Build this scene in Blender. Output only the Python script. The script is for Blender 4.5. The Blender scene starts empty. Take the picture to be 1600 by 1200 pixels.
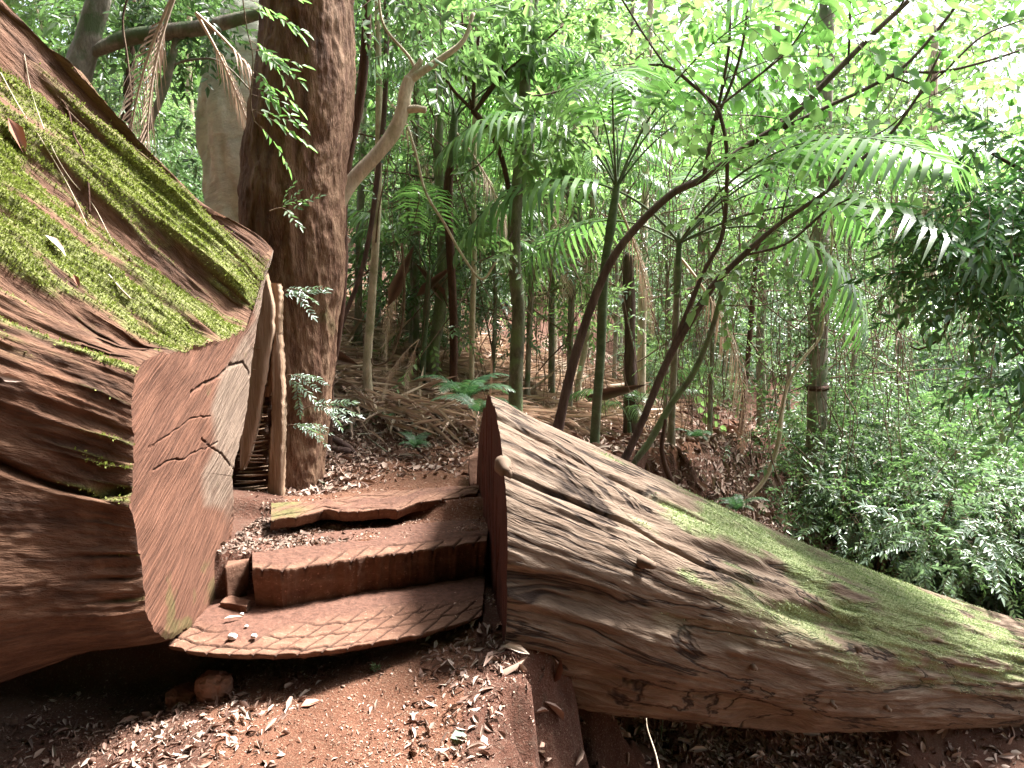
import bpy, math, random
import numpy as np
from mathutils import Vector, Matrix
random.seed(7); RNG = np.random.default_rng(7)
SC = bpy.context.scene
COL = SC.collection
# ------------------------------------------------------------------ camera
F = 1186.0
PITCH = math.atan(120.0 / F)
cam_d = bpy.data.cameras.new("camera"); cam = bpy.data.objects.new("camera", cam_d); COL.objects.link(cam)
cam.location = (0, 0, 0); cam.rotation_euler = (math.radians(90) - PITCH, 0, 0)
cam_d.sensor_width = 36; cam_d.lens = F / 1600 * 36; cam_d.clip_start = 0.05; cam_d.clip_end = 500
SC.camera = cam
CP, SP = math.cos(PITCH), math.sin(PITCH)
def ray(px, py):
    a = (px - 800) / F; u = (600 - py) / F
    return np.array([a, CP + u * SP, -SP + u * CP])
def P(px, py, Y):
    d = ray(px, py); return d * (Y / d[1])
def PX(px, py, X):
    d = ray(px, py); return d * (X / d[0])
def PZ(px, py, Z):
    d = ray(px, py); return d * (Z / d[2])
# ------------------------------------------------------------------ noise
def _h(ix, iy, iz, s):
    n = (ix.astype(np.int64) * 374761393 + iy.astype(np.int64) * 668265263 + iz.astype(np.int64) * 2147483647 + s * 1274126177) & 0xffffffff
    n = ((n ^ (n >> 13)) * 1274126177) & 0xffffffff
    n = n ^ (n >> 16)
    return (n & 0xffff) / 65535.0
def vn(x, y, z=0.0, s=0):
    x, y, z = np.broadcast_arrays(np.asarray(x, float), np.asarray(y, float), np.asarray(z, float))
    ix, iy, iz = np.floor(x), np.floor(y), np.floor(z)
    fx, fy, fz = x - ix, y - iy, z - iz
    fx, fy, fz = [f * f * f * (f * (f * 6 - 15) + 10) for f in (fx, fy, fz)]
    r = 0
    for a in (0, 1):
        for b in (0, 1):
            for c in (0, 1):
                w = (fx if a else 1 - fx) * (fy if b else 1 - fy) * (fz if c else 1 - fz)
                r = r + w * _h(ix + a, iy + b, iz + c, s)
    return r * 2 - 1
def fbm(x, y, z=0.0, o=4, s=0):
    r = 0; a = 1; t = 0
    for i in range(o):
        r = r + a * vn(np.asarray(x) * 2 ** i, np.asarray(y) * 2 ** i, np.asarray(z) * 2 ** i, s + i); t += a; a *= .5
    return r / t
def sst(a, b, x):
    t = np.clip((x - a) / (b - a), 0, 1); return t * t * (3 - 2 * t)
# ------------------------------------------------------------------ mesh helpers
def mesh_np(name, V, Q, mats, parent=None, mi=None, smooth=False, attrs=None, link=True):
    V = np.asarray(V, np.float32); Q = np.asarray(Q, np.int32)
    me = bpy.data.meshes.new(name)
    me.vertices.add(len(V)); me.vertices.foreach_set("co", V.ravel())
    k = Q.shape[1]
    me.loops.add(Q.size); me.loops.foreach_set("vertex_index", Q.ravel())
    me.polygons.add(len(Q)); me.polygons.foreach_set("loop_start", np.arange(0, Q.size, k, dtype=np.int32))
    if mi is not None: me.polygons.foreach_set("material_index", np.asarray(mi, np.int32))
    if smooth: me.polygons.foreach_set("use_smooth", np.ones(len(Q), bool))
    me.update(calc_edges=True)
    for m in (mats if isinstance(mats, (list, tuple)) else [mats]): me.materials.append(m)
    for k_, v_ in (attrs or {}).items():
        at = me.attributes.new(k_, 'FLOAT', 'POINT'); at.data.foreach_set("value", np.asarray(v_, np.float32))
    if not link: return me
    ob = bpy.data.objects.new(name, me); COL.objects.link(ob)
    if parent is not None: ob.parent = parent; ob.matrix_parent_inverse = Matrix.Translation(-Vector(parent.location)) 
    return ob
def tag(o, label=None, cat=None, group=None, kind=None):
    if label: o["label"] = label
    if cat: o["category"] = cat
    if group: o["group"] = group
    if kind: o["kind"] = kind
    return o
def thing(name, label, cat, loc=(0, 0, 0), group=None):
    o = bpy.data.objects.new(name, None); COL.objects.link(o); o.location = loc
    o.empty_display_size = .1
    return tag(o, label, cat, group)
def copy_tree(o, loc, rz=0., sc=1., label=None, group=None, tilt=0.):
    c = o.copy(); COL.objects.link(c); c.location = loc; c.rotation_euler = (tilt, 0, rz)
    c.scale = (sc, sc, sc) if np.isscalar(sc) else sc
    if label: c["label"] = label
    if group: c["group"] = group
    for ch in o.children:
        d = ch.copy(); COL.objects.link(d); d.parent = c
        for g in ch.children:
            e = g.copy(); COL.objects.link(e); e.parent = d
    return c
class Acc:
    """collects quads of several pieces into ONE mesh"""
    def __init__(s): s.v = []; s.q = []; s.m = []; s.n = 0
    def add(s, V, Q, m=0):
        V = np.asarray(V, float); Q = np.asarray(Q)
        s.v.append(V); s.q.append(Q + s.n); s.m.append(np.full(len(Q), m) if np.isscalar(m) else m); s.n += len(V)
    def get(s): return np.concatenate(s.v), np.concatenate(s.q), np.concatenate(s.m)
    def build(s, name, mats, parent=None, smooth=False, link=True):
        V, Q, m = s.get(); return mesh_np(name, V, Q, mats, parent, m, smooth, link=link)
def gridq(K, N, closed):
    a = np.arange(K - 1)[:, None] * N; j = np.arange(N if closed else N - 1)[None]
    j2 = (j + 1) % N
    return np.stack([a + j, a + j2, a + N + j2, a + N + j], -1).reshape(-1, 4)
def grid_normals(G, closed):
    du = np.gradient(G, axis=0)
    if closed: dv = np.roll(G, -1, 1) - np.roll(G, 1, 1)
    else: dv = np.gradient(G, axis=1)
    n = np.cross(du, dv); return n / (np.linalg.norm(n, axis=-1, keepdims=True) + 1e-12)
def smooth_path(pts, n):
    """Catmull-Rom through rows (x,y,z,r)"""
    pts = np.asarray(pts, float)
    if len(pts) == 2: 
        t = np.linspace(0, 1, n)[:, None]; return pts[0] * (1 - t) + pts[1] * t
    p = np.vstack([2 * pts[0] - pts[1], pts, 2 * pts[-1] - pts[-2]])
    u = np.linspace(0, len(pts) - 1 - 1e-6, n); i = u.astype(int); f = (u - i)[:, None]
    a, b, c, d = p[i], p[i + 1], p[i + 2], p[i + 3]
    return .5 * (2 * b + (c - a) * f + (2 * a - 5 * b + 4 * c - d) * f * f + (3 * b - a - 3 * c + d) * f ** 3)
def tube(pts, n=24, seg=8, rough=0., seed=0, cap=True):
    """pts rows (x,y,z,r) -> V,Q of a tapering tube, with bark relief in proportion rough"""
    S = smooth_path(pts, n); c = S[:, :3]; r = np.maximum(S[:, 3], 1e-4)
    T = np.gradient(c, axis=0); T /= np.linalg.norm(T, axis=1, keepdims=True) + 1e-9
    up = np.array([.13, .95, .2]) if abs(T[:, 2]).mean() > .6 else np.array([0., .1, 1.])
    A = np.cross(T, up); A /= np.linalg.norm(A, axis=1, keepdims=True) + 1e-9
    B = np.cross(T, A)
    th = np.linspace(0, 2 * np.pi, seg, endpoint=False)
    L = np.concatenate([[0], np.cumsum(np.linalg.norm(np.diff(c, axis=0), axis=1))])
    R = np.repeat(r[:, None], seg, 1)
    if rough:
        R = R * (1 + rough * fbm(np.cos(th)[None] * 1.5 + L[:, None] * 1.5, np.sin(th)[None] * 1.5, L[:, None] * 3.0, 3, seed))
    G = c[:, None] + R[..., None] * (np.cos(th)[None, :, None] * A[:, None] + np.sin(th)[None, :, None] * B[:, None])
    V = G.reshape(-1, 3); Q = gridq(n, seg, True)
    if cap:
        V = np.vstack([V, c[:1], c[-1:]]); m = n * seg
        j = np.arange(0, seg, 2)
        # fan of quads: centre, j, j+1, j+2
        e0 = np.stack([np.full_like(j, m), (j + 2) % seg, (j + 1) % seg, j], -1)
        o = (n - 1) * seg
        e1 = np.stack([np.full_like(j, m + 1), o + j, o + (j + 1) % seg, o + (j + 2) % seg], -1)
        if seg % 2 == 0: Q = np.vstack([Q, e0, e1])
    return V, Q
# ------------------------------------------------------------------ materials
def new_mat(name):
    m = bpy.data.materials.new(name); m.use_nodes = True
    nt = m.node_tree; b = nt.nodes["Principled BSDF"]; return m, nt, b
def ramp(nt, fac, cols, pos=None):
    r = nt.nodes.new("ShaderNodeValToRGB"); e = r.color_ramp.elements
    n = len(cols); pos = pos or [i / (n - 1) for i in range(n)]
    while len(e) < n: e.new(.5)
    for i, c in enumerate(cols): e[i].position = pos[i]; e[i].color = (*c, 1)
    nt.links.new(fac, r.inputs[0]); return r.outputs[0]
def noise(nt, vec, scale, detail=6, rough=.6, dist=0.):
    n = nt.nodes.new("ShaderNodeTexNoise"); n.inputs["Scale"].default_value = scale
    n.inputs["Detail"].default_value = detail; n.inputs["Roughness"].default_value = rough; n.inputs["Distortion"].default_value = dist
    nt.links.new(vec, n.inputs["Vector"]); return n.outputs[0]
def mapping(nt, scale=(1, 1, 1), rot=(0, 0, 0), geo=True):
    if geo: t = nt.nodes.new("ShaderNodeNewGeometry").outputs["Position"]
    else: t = nt.nodes.new("ShaderNodeTexCoord").outputs["Object"]
    r = nt.nodes.new("ShaderNodeMapping"); r.inputs["Rotation"].default_value = rot; nt.links.new(t, r.inputs[0])
    s = nt.nodes.new("ShaderNodeMapping"); s.inputs["Scale"].default_value = scale; nt.links.new(r.outputs[0], s.inputs[0])
    return s.outputs[0]
def mixc(nt, fac, a, b, mode='MIX'):
    m = nt.nodes.new("ShaderNodeMix"); m.data_type = 'RGBA'; m.blend_type = mode
    if hasattr(fac, 'links') or not np.isscalar(fac): nt.links.new(fac, m.inputs[0])
    else: m.inputs[0].default_value = fac
    for k, s in ((6, a), (7, b)):
        if isinstance(s, tuple): m.inputs[k].default_value = (*s, 1)
        else: nt.links.new(s, m.inputs[k])
    return m.outputs[2]
def mth(nt, op, a, b=None, clamp=False):
    m = nt.nodes.new("ShaderNodeMath"); m.operation = op; m.use_clamp = clamp
    for k, s in ((0, a), (1, b)):
        if s is None: continue
        if isinstance(s, (int, float)): m.inputs[k].default_value = s
        else: nt.links.new(s, m.inputs[k])
    return m.outputs[0]
def bump(nt, b, h, dist, strength=1.):
    n = nt.nodes.new("ShaderNodeBump"); n.inputs["Distance"].default_value = dist; n.inputs["Strength"].default_value = strength
    nt.links.new(h, n.inputs["Height"]); nt.links.new(n.outputs[0], b.inputs["Normal"]); return n
def attr(nt, name):
    a = nt.nodes.new("ShaderNodeAttribute"); a.attribute_name = name; return a.outputs["Fac"]
def bark_mat(name, cols, scale=(8, 8, 1.5), rot=(0, 0, 0), bd=.02, fine=40, patch=None, patch_cols=None, geo=True, rough=.85, mosscol=None, uv=None, cracks=None):
    m, nt, b = new_mat(name)
    if uv:
        cx = nt.nodes.new("ShaderNodeCombineXYZ"); nt.links.new(attr(nt, "su"), cx.inputs[0]); nt.links.new(attr(nt, "sv"), cx.inputs[1])
        sp = nt.nodes.new("ShaderNodeMapping"); sp.inputs["Scale"].default_value = (*uv, 1); nt.links.new(cx.outputs[0], sp.inputs[0]); v = sp.outputs[0]
    else: v = mapping(nt, scale, rot, geo)
    n1 = noise(nt, v, 1.0, 8, .65, .4); n2 = noise(nt, v, fine / 8.0, 6, .6)
    c = ramp(nt, n1, cols, [.28 + .44 * i / (len(cols) - 1) for i in range(len(cols))])
    f = mth(nt, 'MULTIPLY_ADD', n2, .9); nt.nodes[-1].inputs[2].default_value = .55
    c = mixc(nt, 1.0, c, f, 'MULTIPLY')
    if patch is not None:
        pv = mapping(nt, (1, 1, 1), (0, 0, 0), geo); pn = noise(nt, pv, patch[0], 5, .6)
        fac = ramp(nt, pn, [(0, 0, 0), (1, 1, 1)], [patch[1], patch[1] + .12])
        c = mixc(nt, fac, c, patch_cols)
    if cracks:
        s3 = nt.nodes.new("ShaderNodeMapping"); s3.inputs["Scale"].default_value = (*cracks, 1); nt.links.new(cx.outputs[0], s3.inputs[0])
        n4 = noise(nt, s3.outputs[0], 1, 5, .6, .8); ck = ramp(nt, mth(nt, 'ABSOLUTE', mth(nt, 'SUBTRACT', n4, .5)), [(.16, .13, .12), (1, 1, 1)], [.003, .022])
        n5 = noise(nt, s3.outputs[0], .22, 4, .6, .4); c = mixc(nt, 1.0, c, ramp(nt, n5, [(.74, .70, .68), (1.06, 1.05, 1.03)], [.36, .6]), 'MULTIPLY')
        c = mixc(nt, 1.0, c, ck, 'MULTIPLY')
    if mosscol:
        mv = mapping(nt, (1, 1, 1), (0, 0, 0), geo); mn = noise(nt, mv, 60, 6, .7)
        mc = ramp(nt, mn, mosscol, [.35, .5, .65])
        fac = mth(nt, 'MULTIPLY', attr(nt, "moss"), 1.0, True)
        c = mixc(nt, fac, c, mc)
    nt.links.new(c, b.inputs["Base Color"]); b.inputs["Roughness"].default_value = rough
    b.inputs["Specular IOR Level"].default_value = .25
    h = mth(nt, 'ADD', n1, mth(nt, 'MULTIPLY', n2, .4))
    if cracks: h = mth(nt, 'ADD', h, mth(nt, 'MULTIPLY', ck, .5))
    bump(nt, b, h, bd)
    return m
def leaf_mat(name, cols, trans=.4, rough=.38, spec=.5, tcol=None):
    m, nt, b = new_mat(name)
    g = nt.nodes.new("ShaderNodeNewGeometry").outputs["Random Per Island"]
    c = ramp(nt, g, cols)
    nt.links.new(c, b.inputs["Base Color"]); b.inputs["Roughness"].default_value = rough; b.inputs["Specular IOR Level"].default_value = spec
    if trans:
        t = nt.nodes.new("ShaderNodeBsdfTranslucent"); mx = nt.nodes.new("ShaderNodeMixShader"); mx.inputs[0].default_value = trans
        c2 = mixc(nt, 1.0, c, tcol or (1.22, 1.5, .85), 'MULTIPLY'); nt.links.new(c2, t.inputs[0])
        nt.links.new(b.outputs[0], mx.inputs[1]); nt.links.new(t.outputs[0], mx.inputs[2])
        nt.links.new(mx.outputs[0], nt.nodes["Material Output"].inputs[0])
    return m
# ------------------------------------------------------------------ light and sky
SUN_EL, SUN_AZ = math.radians(60), math.radians(58)      # azimuth from +Y (ahead) towards +X (right)
w = bpy.data.worlds.new("World"); SC.world = w; w.use_nodes = True
wn = w.node_tree; sky = wn.nodes.new("ShaderNodeTexSky"); sky.sky_type = 'NISHITA'; sky.sun_disc = False
sky.sun_elevation = SUN_EL; sky.sun_rotation = SUN_AZ; sky.air_density = 1.0; sky.dust_density = 4.0; sky.ozone_density = .6
hs = wn.nodes.new("ShaderNodeHueSaturation"); hs.inputs["Saturation"].default_value = .45
wn.links.new(sky.outputs[0], hs.inputs["Color"]); wn.links.new(hs.outputs[0], wn.nodes["Background"].inputs[0])
wn.nodes["Background"].inputs[1].default_value = .11
sd = bpy.data.lights.new("sun", 'SUN'); sd.energy = 5.0; sd.angle = math.radians(12); sd.color = (1, .975, .93)
so = bpy.data.objects.new("sun", sd); COL.objects.link(so)
dv = Vector((math.sin(SUN_AZ) * math.cos(SUN_EL), math.cos(SUN_AZ) * math.cos(SUN_EL), math.sin(SUN_EL)))
so.rotation_euler = dv.to_track_quat('Z', 'Y').to_euler(); so.location = (6, 6, 12)
SC.view_settings.view_transform = 'Standard'; SC.view_settings.look = 'None'; SC.view_settings.exposure = 2.3; SC.view_settings.gamma = 1
SC.render.engine = 'CYCLES'
cy = SC.cycles; cy.max_bounces = 6; cy.diffuse_bounces = 3; cy.glossy_bounces = 2; cy.transmission_bounces = 3; cy.caustics_reflective = False; cy.caustics_refractive = False
try: cy.use_denoising = True; cy.denoiser = 'OPENIMAGEDENOISE'
except Exception: pass
# ------------------------------------------------------------------ terrain height
XPY = np.array([-30, 4.2, 5, 6.3, 8, 9.5, 14, 24, 60.]); XPX = np.array([-.6, -.6, -.3, .8, 1.9, 3.0, 6.5, 12, 25.])
ZPY = np.array([-30, 4.4, 6.3, 8, 9.5, 14, 60.]); ZPZ = np.array([0, 0, -.15, -.42, -.62, -.95, -2.])
def path_dx(x, y):
    c = np.interp(y, XPY, XPX); sl = sst(4.2, 5.2, y) * .32
    return (x - c) * (1 - sl)
def height(x, y):
    x = np.asarray(x, float); y = np.asarray(y, float)
    d = path_dx(x, y) + .20 * fbm(x * 4.5, y * 4.5, 0, 4, 17) * (y < 6); w = .62 - .12 * sst(4, 5, y) - .09 * sst(3.0, 2.75, y)
    fg = -1.45 + .05 * sst(2.0, 2.8, y) + .09 * sst(-.9, -.15, x) * sst(2.3, 2.8, y) - .12 * sst(-1.0, -1.5, x)
    ys2 = 3.15 + .33 * (x + 1.1)
    z = fg + (-1.275 - fg) * sst(2.86, 2.93, y)
    z = z + (-1.045 + 1.275) * sst(-.02, .02, y - ys2)
    z = z + (-.965 + 1.045) * sst(3.68, 3.74, y)
    z = z + np.interp(y, ZPY, ZPZ)
    dr = np.maximum(0, d - w); dl = np.maximum(0, -d - w)
    dr = np.where(y < 4, dr * dr / (dr + .07), dr)
    k = 3.2 - 1.9 * sst(4.0, 5.5, y)
    z = z - 1.55 * (1 - np.exp(-dr * k)) - .30 * np.minimum(dr, 14)
    up = (.30 * dl + .42 * dl * dl / (.8 + dl)) / (1 + .06 * dl); a = sst(4.5, 5.3, y)
    z = z + up * a + (1 - a) * .5 * np.maximum(0, -x - 4.2)
    z = z - .14 * np.exp(-((x + 1.2) ** 2 + (y - 4.35) ** 2) / .12)
    z = z + .5 * np.maximum(0, -y - 6) * (y < 0)          # unseen rise added behind the camera, blocks low sky light
    m = np.clip((np.abs(d) - w * .7) / .8, 0, 1)
    z = z + m * (.11 * fbm(x * .9, y * .9, 0, 4, 3)) + .012 * fbm(x * 6, y * 6, 0, 3, 5)
    return z
def ground_at(px, py, y0=2.0, y1=60.):
    d = ray(px, py); Y = np.linspace(y0, y1, 4000); p = d[None] * (Y / d[1])[:, None]
    i = np.argmax(p[:, 2] < height(p[:, 0], p[:, 1])); return p[i] if i else p[-1]
def H(x, y): return float(height(x, y))
# ------------------------------------------------------------------ ground materials
def soil_mat(name, cols, spots):
    m, nt, b = new_mat(name); v = mapping(nt)
    n1 = noise(nt, v, 1.3, 8, .7); n2 = noise(nt, v, 22, 8, .75); n3 = noise(nt, v, 120, 4, .7)
    c = ramp(nt, n1, cols, [.35, .5, .65])
    c = mixc(nt, ramp(nt, n2, [(0, 0, 0), (1, 1, 1)], [.52, .66]), c, spots[0])
    c = mixc(nt, ramp(nt, n3, [(0, 0, 0), (1, 1, 1)], [.56, .68]), c, spots[1])
    nt.links.new(c, b.inputs["Base Color"]); b.inputs["Roughness"].default_value = .9; b.inputs["Specular IOR Level"].default_value = .2
    bump(nt, b, mth(nt, 'ADD', n2, mth(nt, 'MULTIPLY', n3, .5)), .03); return m
M_FLOOR = soil_mat("forest_soil", [(0.066, 0.029, 0.019), (0.116, 0.049, 0.032), (0.158, 0.082, 0.056)], [(0.095, 0.053, 0.036), (0.227, 0.159, 0.120)])
M_PATH = soil_mat("red_path_soil", [(0.134, 0.057, 0.032), (0.188, 0.082, 0.049), (0.237, 0.114, 0.070)], [(0.145, 0.071, 0.044), (0.352, 0.234, 0.156)])
def axis(segs):
    out = []
    for a, b, s in segs: out.append(np.arange(a, b - 1e-9, s))
    return np.concatenate(out + [[segs[-1][1]]])
ax = axis([(-90, -12, 3), (-12, -3.5, .25), (-3.5, 3.0, .03), (3.0, 12, .15), (12, 90, 3)])
ay = axis([(-60, -2, 2), (-2, 1.4, .25), (1.4, 6.2, .03), (6.2, 14, .1), (14, 30, .5), (30, 130, 5)])
GX, GY = np.meshgrid(ax, ay); GZ = height(GX, GY)
near = (np.abs(GX) < 3.5) & (GY > 1.3) & (GY < 7)
GZ = GZ + np.where(near, .006 * fbm(GX * 28, GY * 28, 0, 3, 9), 0)
V = np.stack([GX, GY, GZ], -1).reshape(-1, 3); Q = gridq(len(ay), len(ax), False)
qc = V[Q].mean(1); dd = path_dx(qc[:, 0], qc[:, 1]) + .22 * fbm(qc[:, 0] * 2.2, qc[:, 1] * 2.2, 0, 3, 21)
isp = (np.abs(dd) < .5) & (qc[:, 1] > -3) & (qc[:, 1] < 14)
def submesh(V, Q, sel):
    q = Q[sel]; u, inv = np.unique(q, return_inverse=True); return V[u], inv.reshape(q.shape)
for nm, sel, mt in (("ground", ~isp, M_FLOOR), ("dirt_path", isp, M_PATH)):
    v_, q_ = submesh(V, Q, sel); o = mesh_np(nm, v_, q_, mt, smooth=True); tag(o, kind="structure")
    o["label"] = "red earth forest floor sloping down to the right" if nm == "ground" else "trodden red dirt path passing between the log halves"
# ------------------------------------------------------------------ wood materials
MOSS3 = [(0.048, 0.055, 0.016), (0.152, 0.174, 0.052), (0.256, 0.277, 0.105)]
M_BARK_L = bark_mat("old_red_bark", [(.030, .014, .008), (.098, .047, .027), (.18, .098, .060)], (9, 9, 9), (0, 0, 0), .03, 50, (2.2, .58), (0.154, 0.071, 0.040), mosscol=MOSS3, uv=(4, 14), cracks=None)
M_BARK_R = bark_mat("weathered_bark", [(0.095, 0.063, 0.045), (0.168, 0.119, 0.086), (0.263, 0.208, 0.162)], (3.0, 16, 22), (0, math.radians(22), math.radians(-30)), .025, 46, (1.6, .60), (0.249, 0.187, 0.142), uv=(3.2, 30), cracks=(.7, 4), mosscol=[(0.112, 0.146, 0.056), (0.235, 0.291, 0.123), (0.358, 0.403, 0.213)])
def cutwood_mat(name, red, pale, dark, pale_attr=True, rot=(math.radians(20), 0, 0)):
    m, nt, b = new_mat(name); v = mapping(nt, (2, 3, 26), (math.radians(-26), 0, 0) if pale_attr else rot); v2 = mapping(nt, (2, 5, 110), (math.radians(-30) if pale_attr else rot[0], 0, 0))
    n1 = noise(nt, v, 1, 8, .7, .6); n2 = noise(nt, v2, 1, 6, .6, .3); n3 = noise(nt, mapping(nt), 3.0, 6, .65)
    c = ramp(nt, n1, [tuple(x * .75 for x in red), red, tuple(min(1, x * 1.25) for x in red)], [.35, .5, .65])
    if pale_attr: c = mixc(nt, attr(nt, "pale"), c, pale)
    c = mixc(nt, ramp(nt, n3, [(0, 0, 0), (1, 1, 1)], [.55, .75]), c, dark)
    c = mixc(nt, .55, c, ramp(nt, n2, [(.25, .2, .2), (1, 1, 1)], [.36, .52]), 'MULTIPLY')
    if pale_attr: c = mixc(nt, mth(nt, 'MULTIPLY', attr(nt, "moss"), mth(nt, 'MULTIPLY', n3, 1.4), True), c, (.09, .095, .03))
    c = mixc(nt, mth(nt, 'MULTIPLY', attr(nt, "crack"), .75), c, (.03, .015, .01))
    nt.links.new(c, b.inputs["Base Color"]); b.inputs["Roughness"].default_value = .85; b.inputs["Specular IOR Level"].default_value = .2
    bump(nt, b, mth(nt, 'ADD', mth(nt, 'MULTIPLY', n1, .8), mth(nt, 'MULTIPLY', n2, 1.2)), .014); return m
M_CUT_L = cutwood_mat("sawn_red_wood", (0.151, 0.069, 0.043), (0.213, 0.158, 0.119), (0.109, 0.046, 0.028))
M_CUT_R = cutwood_mat("sawn_dark_red_wood", (0.091, 0.031, 0.022), (0.166, 0.083, 0.067), (0.046, 0.016, 0.011), False, (math.radians(88), 0, 0))
M_SPLIT = bark_mat("split_pale_wood", [(0.204, 0.116, 0.068), (0.340, 0.224, 0.150), (0.422, 0.313, 0.231)], (30, 30, 2.5), (0, 0, 0), .006, 40)
M_ROT = bark_mat("rotten_wood", [(.035, .018, .012), (.10, .055, .036), (.22, .14, .10)], (3, 3, 26), (0, 0, 0), .02, 40)
def polyloop(pts, N):
    p = np.array(pts, float); p = np.vstack([p, p[:1]]); L = np.r_[0, np.cumsum(np.linalg.norm(np.diff(p, axis=0), axis=1))]
    s = np.linspace(0, L[-1], N, endpoint=False); return np.stack([np.interp(s, L, p[:, k]) for k in range(p.shape[1])], -1)
def lapl(p, k):
    for _ in range(k): p = .5 * p + .25 * (np.roll(p, 1, 0) + np.roll(p, -1, 0))
    return p
def seg_dist(Y, Z, pts):
    d = np.full(Y.shape, 9.)
    for (a, b) in zip(pts[:-1], pts[1:]):
        ax_, az_ = b[0] - a[0], b[1] - a[1]; t = np.clip(((Y - a[0]) * ax_ + (Z - a[1]) * az_) / (ax_ ** 2 + az_ ** 2), 0, 1)
        d = np.minimum(d, np.hypot(Y - a[0] - t * ax_, Z - a[1] - t * az_))
    return d
def blades(V, N, mask, count, h, name, mat, parent, seed, lean=.7, wdt=.25, label=None):
    """moss: tufts of tiny blades rooted in the surface where mask is high"""
    r = np.random.default_rng(seed); p = mask / mask.sum(); i = r.choice(len(V), count, p=p)
    sp = np.linalg.norm(V[1] - V[0])
    base = V[i] + r.normal(0, .004, (count, 3)); n = N[i]
    d = n + lean * r.normal(0, 1, (count, 3)); d /= np.linalg.norm(d, axis=1, keepdims=True)
    s = np.cross(d, r.normal(0, 1, (count, 3))); s /= np.linalg.norm(s, axis=1, keepdims=True)
    hh = h * r.uniform(.5, 1.5, (count, 1)); wv = s * hh * wdt
    bb = base - n * .003
    Vv = np.stack([bb - wv, bb + wv, base + d * hh * .6 + wv * .8, base + d * hh * .8 - wv * .5], 1).reshape(-1, 3)
    o = mesh_np(name, Vv, np.arange(count * 4).reshape(-1, 4), mat, parent)
    if label: o["label"] = label
    return o
M_MOSS = leaf_mat("moss_green", [(0.092, 0.103, 0.026), (0.186, 0.208, 0.057), (0.333, 0.348, 0.123), (0.240, 0.261, 0.083)], .2, .8, .1)
M_MOSS2 = leaf_mat("moss_pale", [(0.168, 0.199, 0.108), (0.278, 0.325, 0.181), (0.434, 0.472, 0.312), (0.328, 0.366, 0.222)], .2, .8, .1)
# ------------------------------------------------------------------ LEFT LOG (root end)
XL = -1.25
rim = [(206, 620), (209, 585), (222, 562), (250, 552), (290, 548), (318, 538), (350, 530), (385, 515), (402, 468), (415, 425), (427, 390),
       (414, 440), (402, 500), (394, 560), (388, 620), (381, 665), (371, 705), (362, 748), (366, 800), (360, 860), (348, 912), (333, 945),
       (300, 975), (268, 1002), (240, 988), (227, 955), (222, 900), (215, 850), (203, 795), (208, 720)]
R0 = np.array([PX(a, b, XL)[1:] for a, b in rim])
N = 900; R0 = polyloop(R0, N); R0 += .008 * np.stack([vn(np.arange(N) * .13, 0, 0, 1), vn(np.arange(N) * .13, 5, 0, 2)], -1) + .004 * np.stack([vn(np.arange(N) * .5, 0, 0, 4), vn(np.arange(N) * .5, 5, 0, 5)], -1)
R1 = lapl(R0, 2500)
cY, cZ = 2.97, -.60
K = 330; T = np.concatenate([np.linspace(0, .12, 40, endpoint=False), np.linspace(.12, 1.6, 210, endpoint=False), np.linspace(1.6, 3.2, 80)])
wgt = sst(0, .35, T)[:, None, None]
Rr = R0[None] * (1 - wgt) + R1[None] * wgt
relY = Rr[..., 0] - 3.2; relZ = Rr[..., 1] + .55
t2 = T[:, None]
G = np.stack([XL - .8 * t2 + 0 * relY, Rr[..., 0] - .6 * t2 + .12 * t2 * relY, Rr[..., 1] + t2 * (.42 + .76 * relZ)], -1)
nrm = grid_normals(G, True); cen = G.mean(1, keepdims=True)
if (nrm * (G - cen)).sum() < 0: nrm = -nrm
arc = np.linspace(0, 1, N, endpoint=False) * 5.2
ca, sa = np.cos(arc / 5.2 * 2 * np.pi) * .83, np.sin(arc / 5.2 * 2 * np.pi) * .83
upness = np.clip(nrm[..., 2], -1, 1)
def lf(fr, fa, o, s): return fbm(ca[None] * fa + 0 * t2, sa[None] * fa + 0 * t2, t2 * fr, o, s)
flute = 1 - np.abs(lf(.7, 4.2, 2, 31)) * 2.2
fine = 1 - np.abs(lf(2.6, 16, 3, 33)) * 2
lump = lf(9, 22, 3, 37)
top = sst(-.1, .5, upness)
disp = (.085 * (flute - .55) * (.12 + .88 * top) + .018 * fine * (.06 + .70 * top) + .010 * lump + .006 * (1 - 2 * np.abs(lf(2.2, 34, 3, 44))) * top + .05 * lf(1.2, 2.5, 2, 39)) * sst(0, .10, t2) 
disp += .004 * lf(20, 60, 2, 41) * sst(0, .03, t2)
disp *= (1 - .6 * sst(-.1, -.6, upness))
# the long dark split running back from the cut on the dark flank
G = G + nrm * disp[..., None]
pz = G[..., 2]; sidecrack = np.exp(-((Rr[..., 1] + .60 + .03 * np.sin(t2 * 9)) / .012) ** 2) * (Rr[..., 0] < 2.9) * sst(0, .02, t2)
G = G - nrm * (.05 * sidecrack)[..., None]
mossn = lf(5, 12, 4, 43); mossb = lf(1.6, 5, 3, 47)
ridge = sst(-.25, .5, flute - .35 + .3 * fine)
streak = lf(1.3, 20, 4, 49); streak2 = lf(3.0, 42, 3, 50)
mossL = sst(.22, .52, upness + .14 * mossb) * sst(-.22, .30, mossn * .5 + mossb * .75 + streak * .6 + streak2 * .45 + .35 * lf(14, 26, 3, 48) + ridge * .40 - .06) * sst(.0, .04, t2 + .02)
ic = int(np.argmax(R0[:, 1])); dc = np.abs((np.arange(N) - ic + N // 2) % N - N // 2) * 5.0 / N
mossL = np.clip(mossL * (.12 + .88 * sst(.10, .24, dc + .06 * vn(t2 * 5, 0, 0, 60))), 0, 1)
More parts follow.
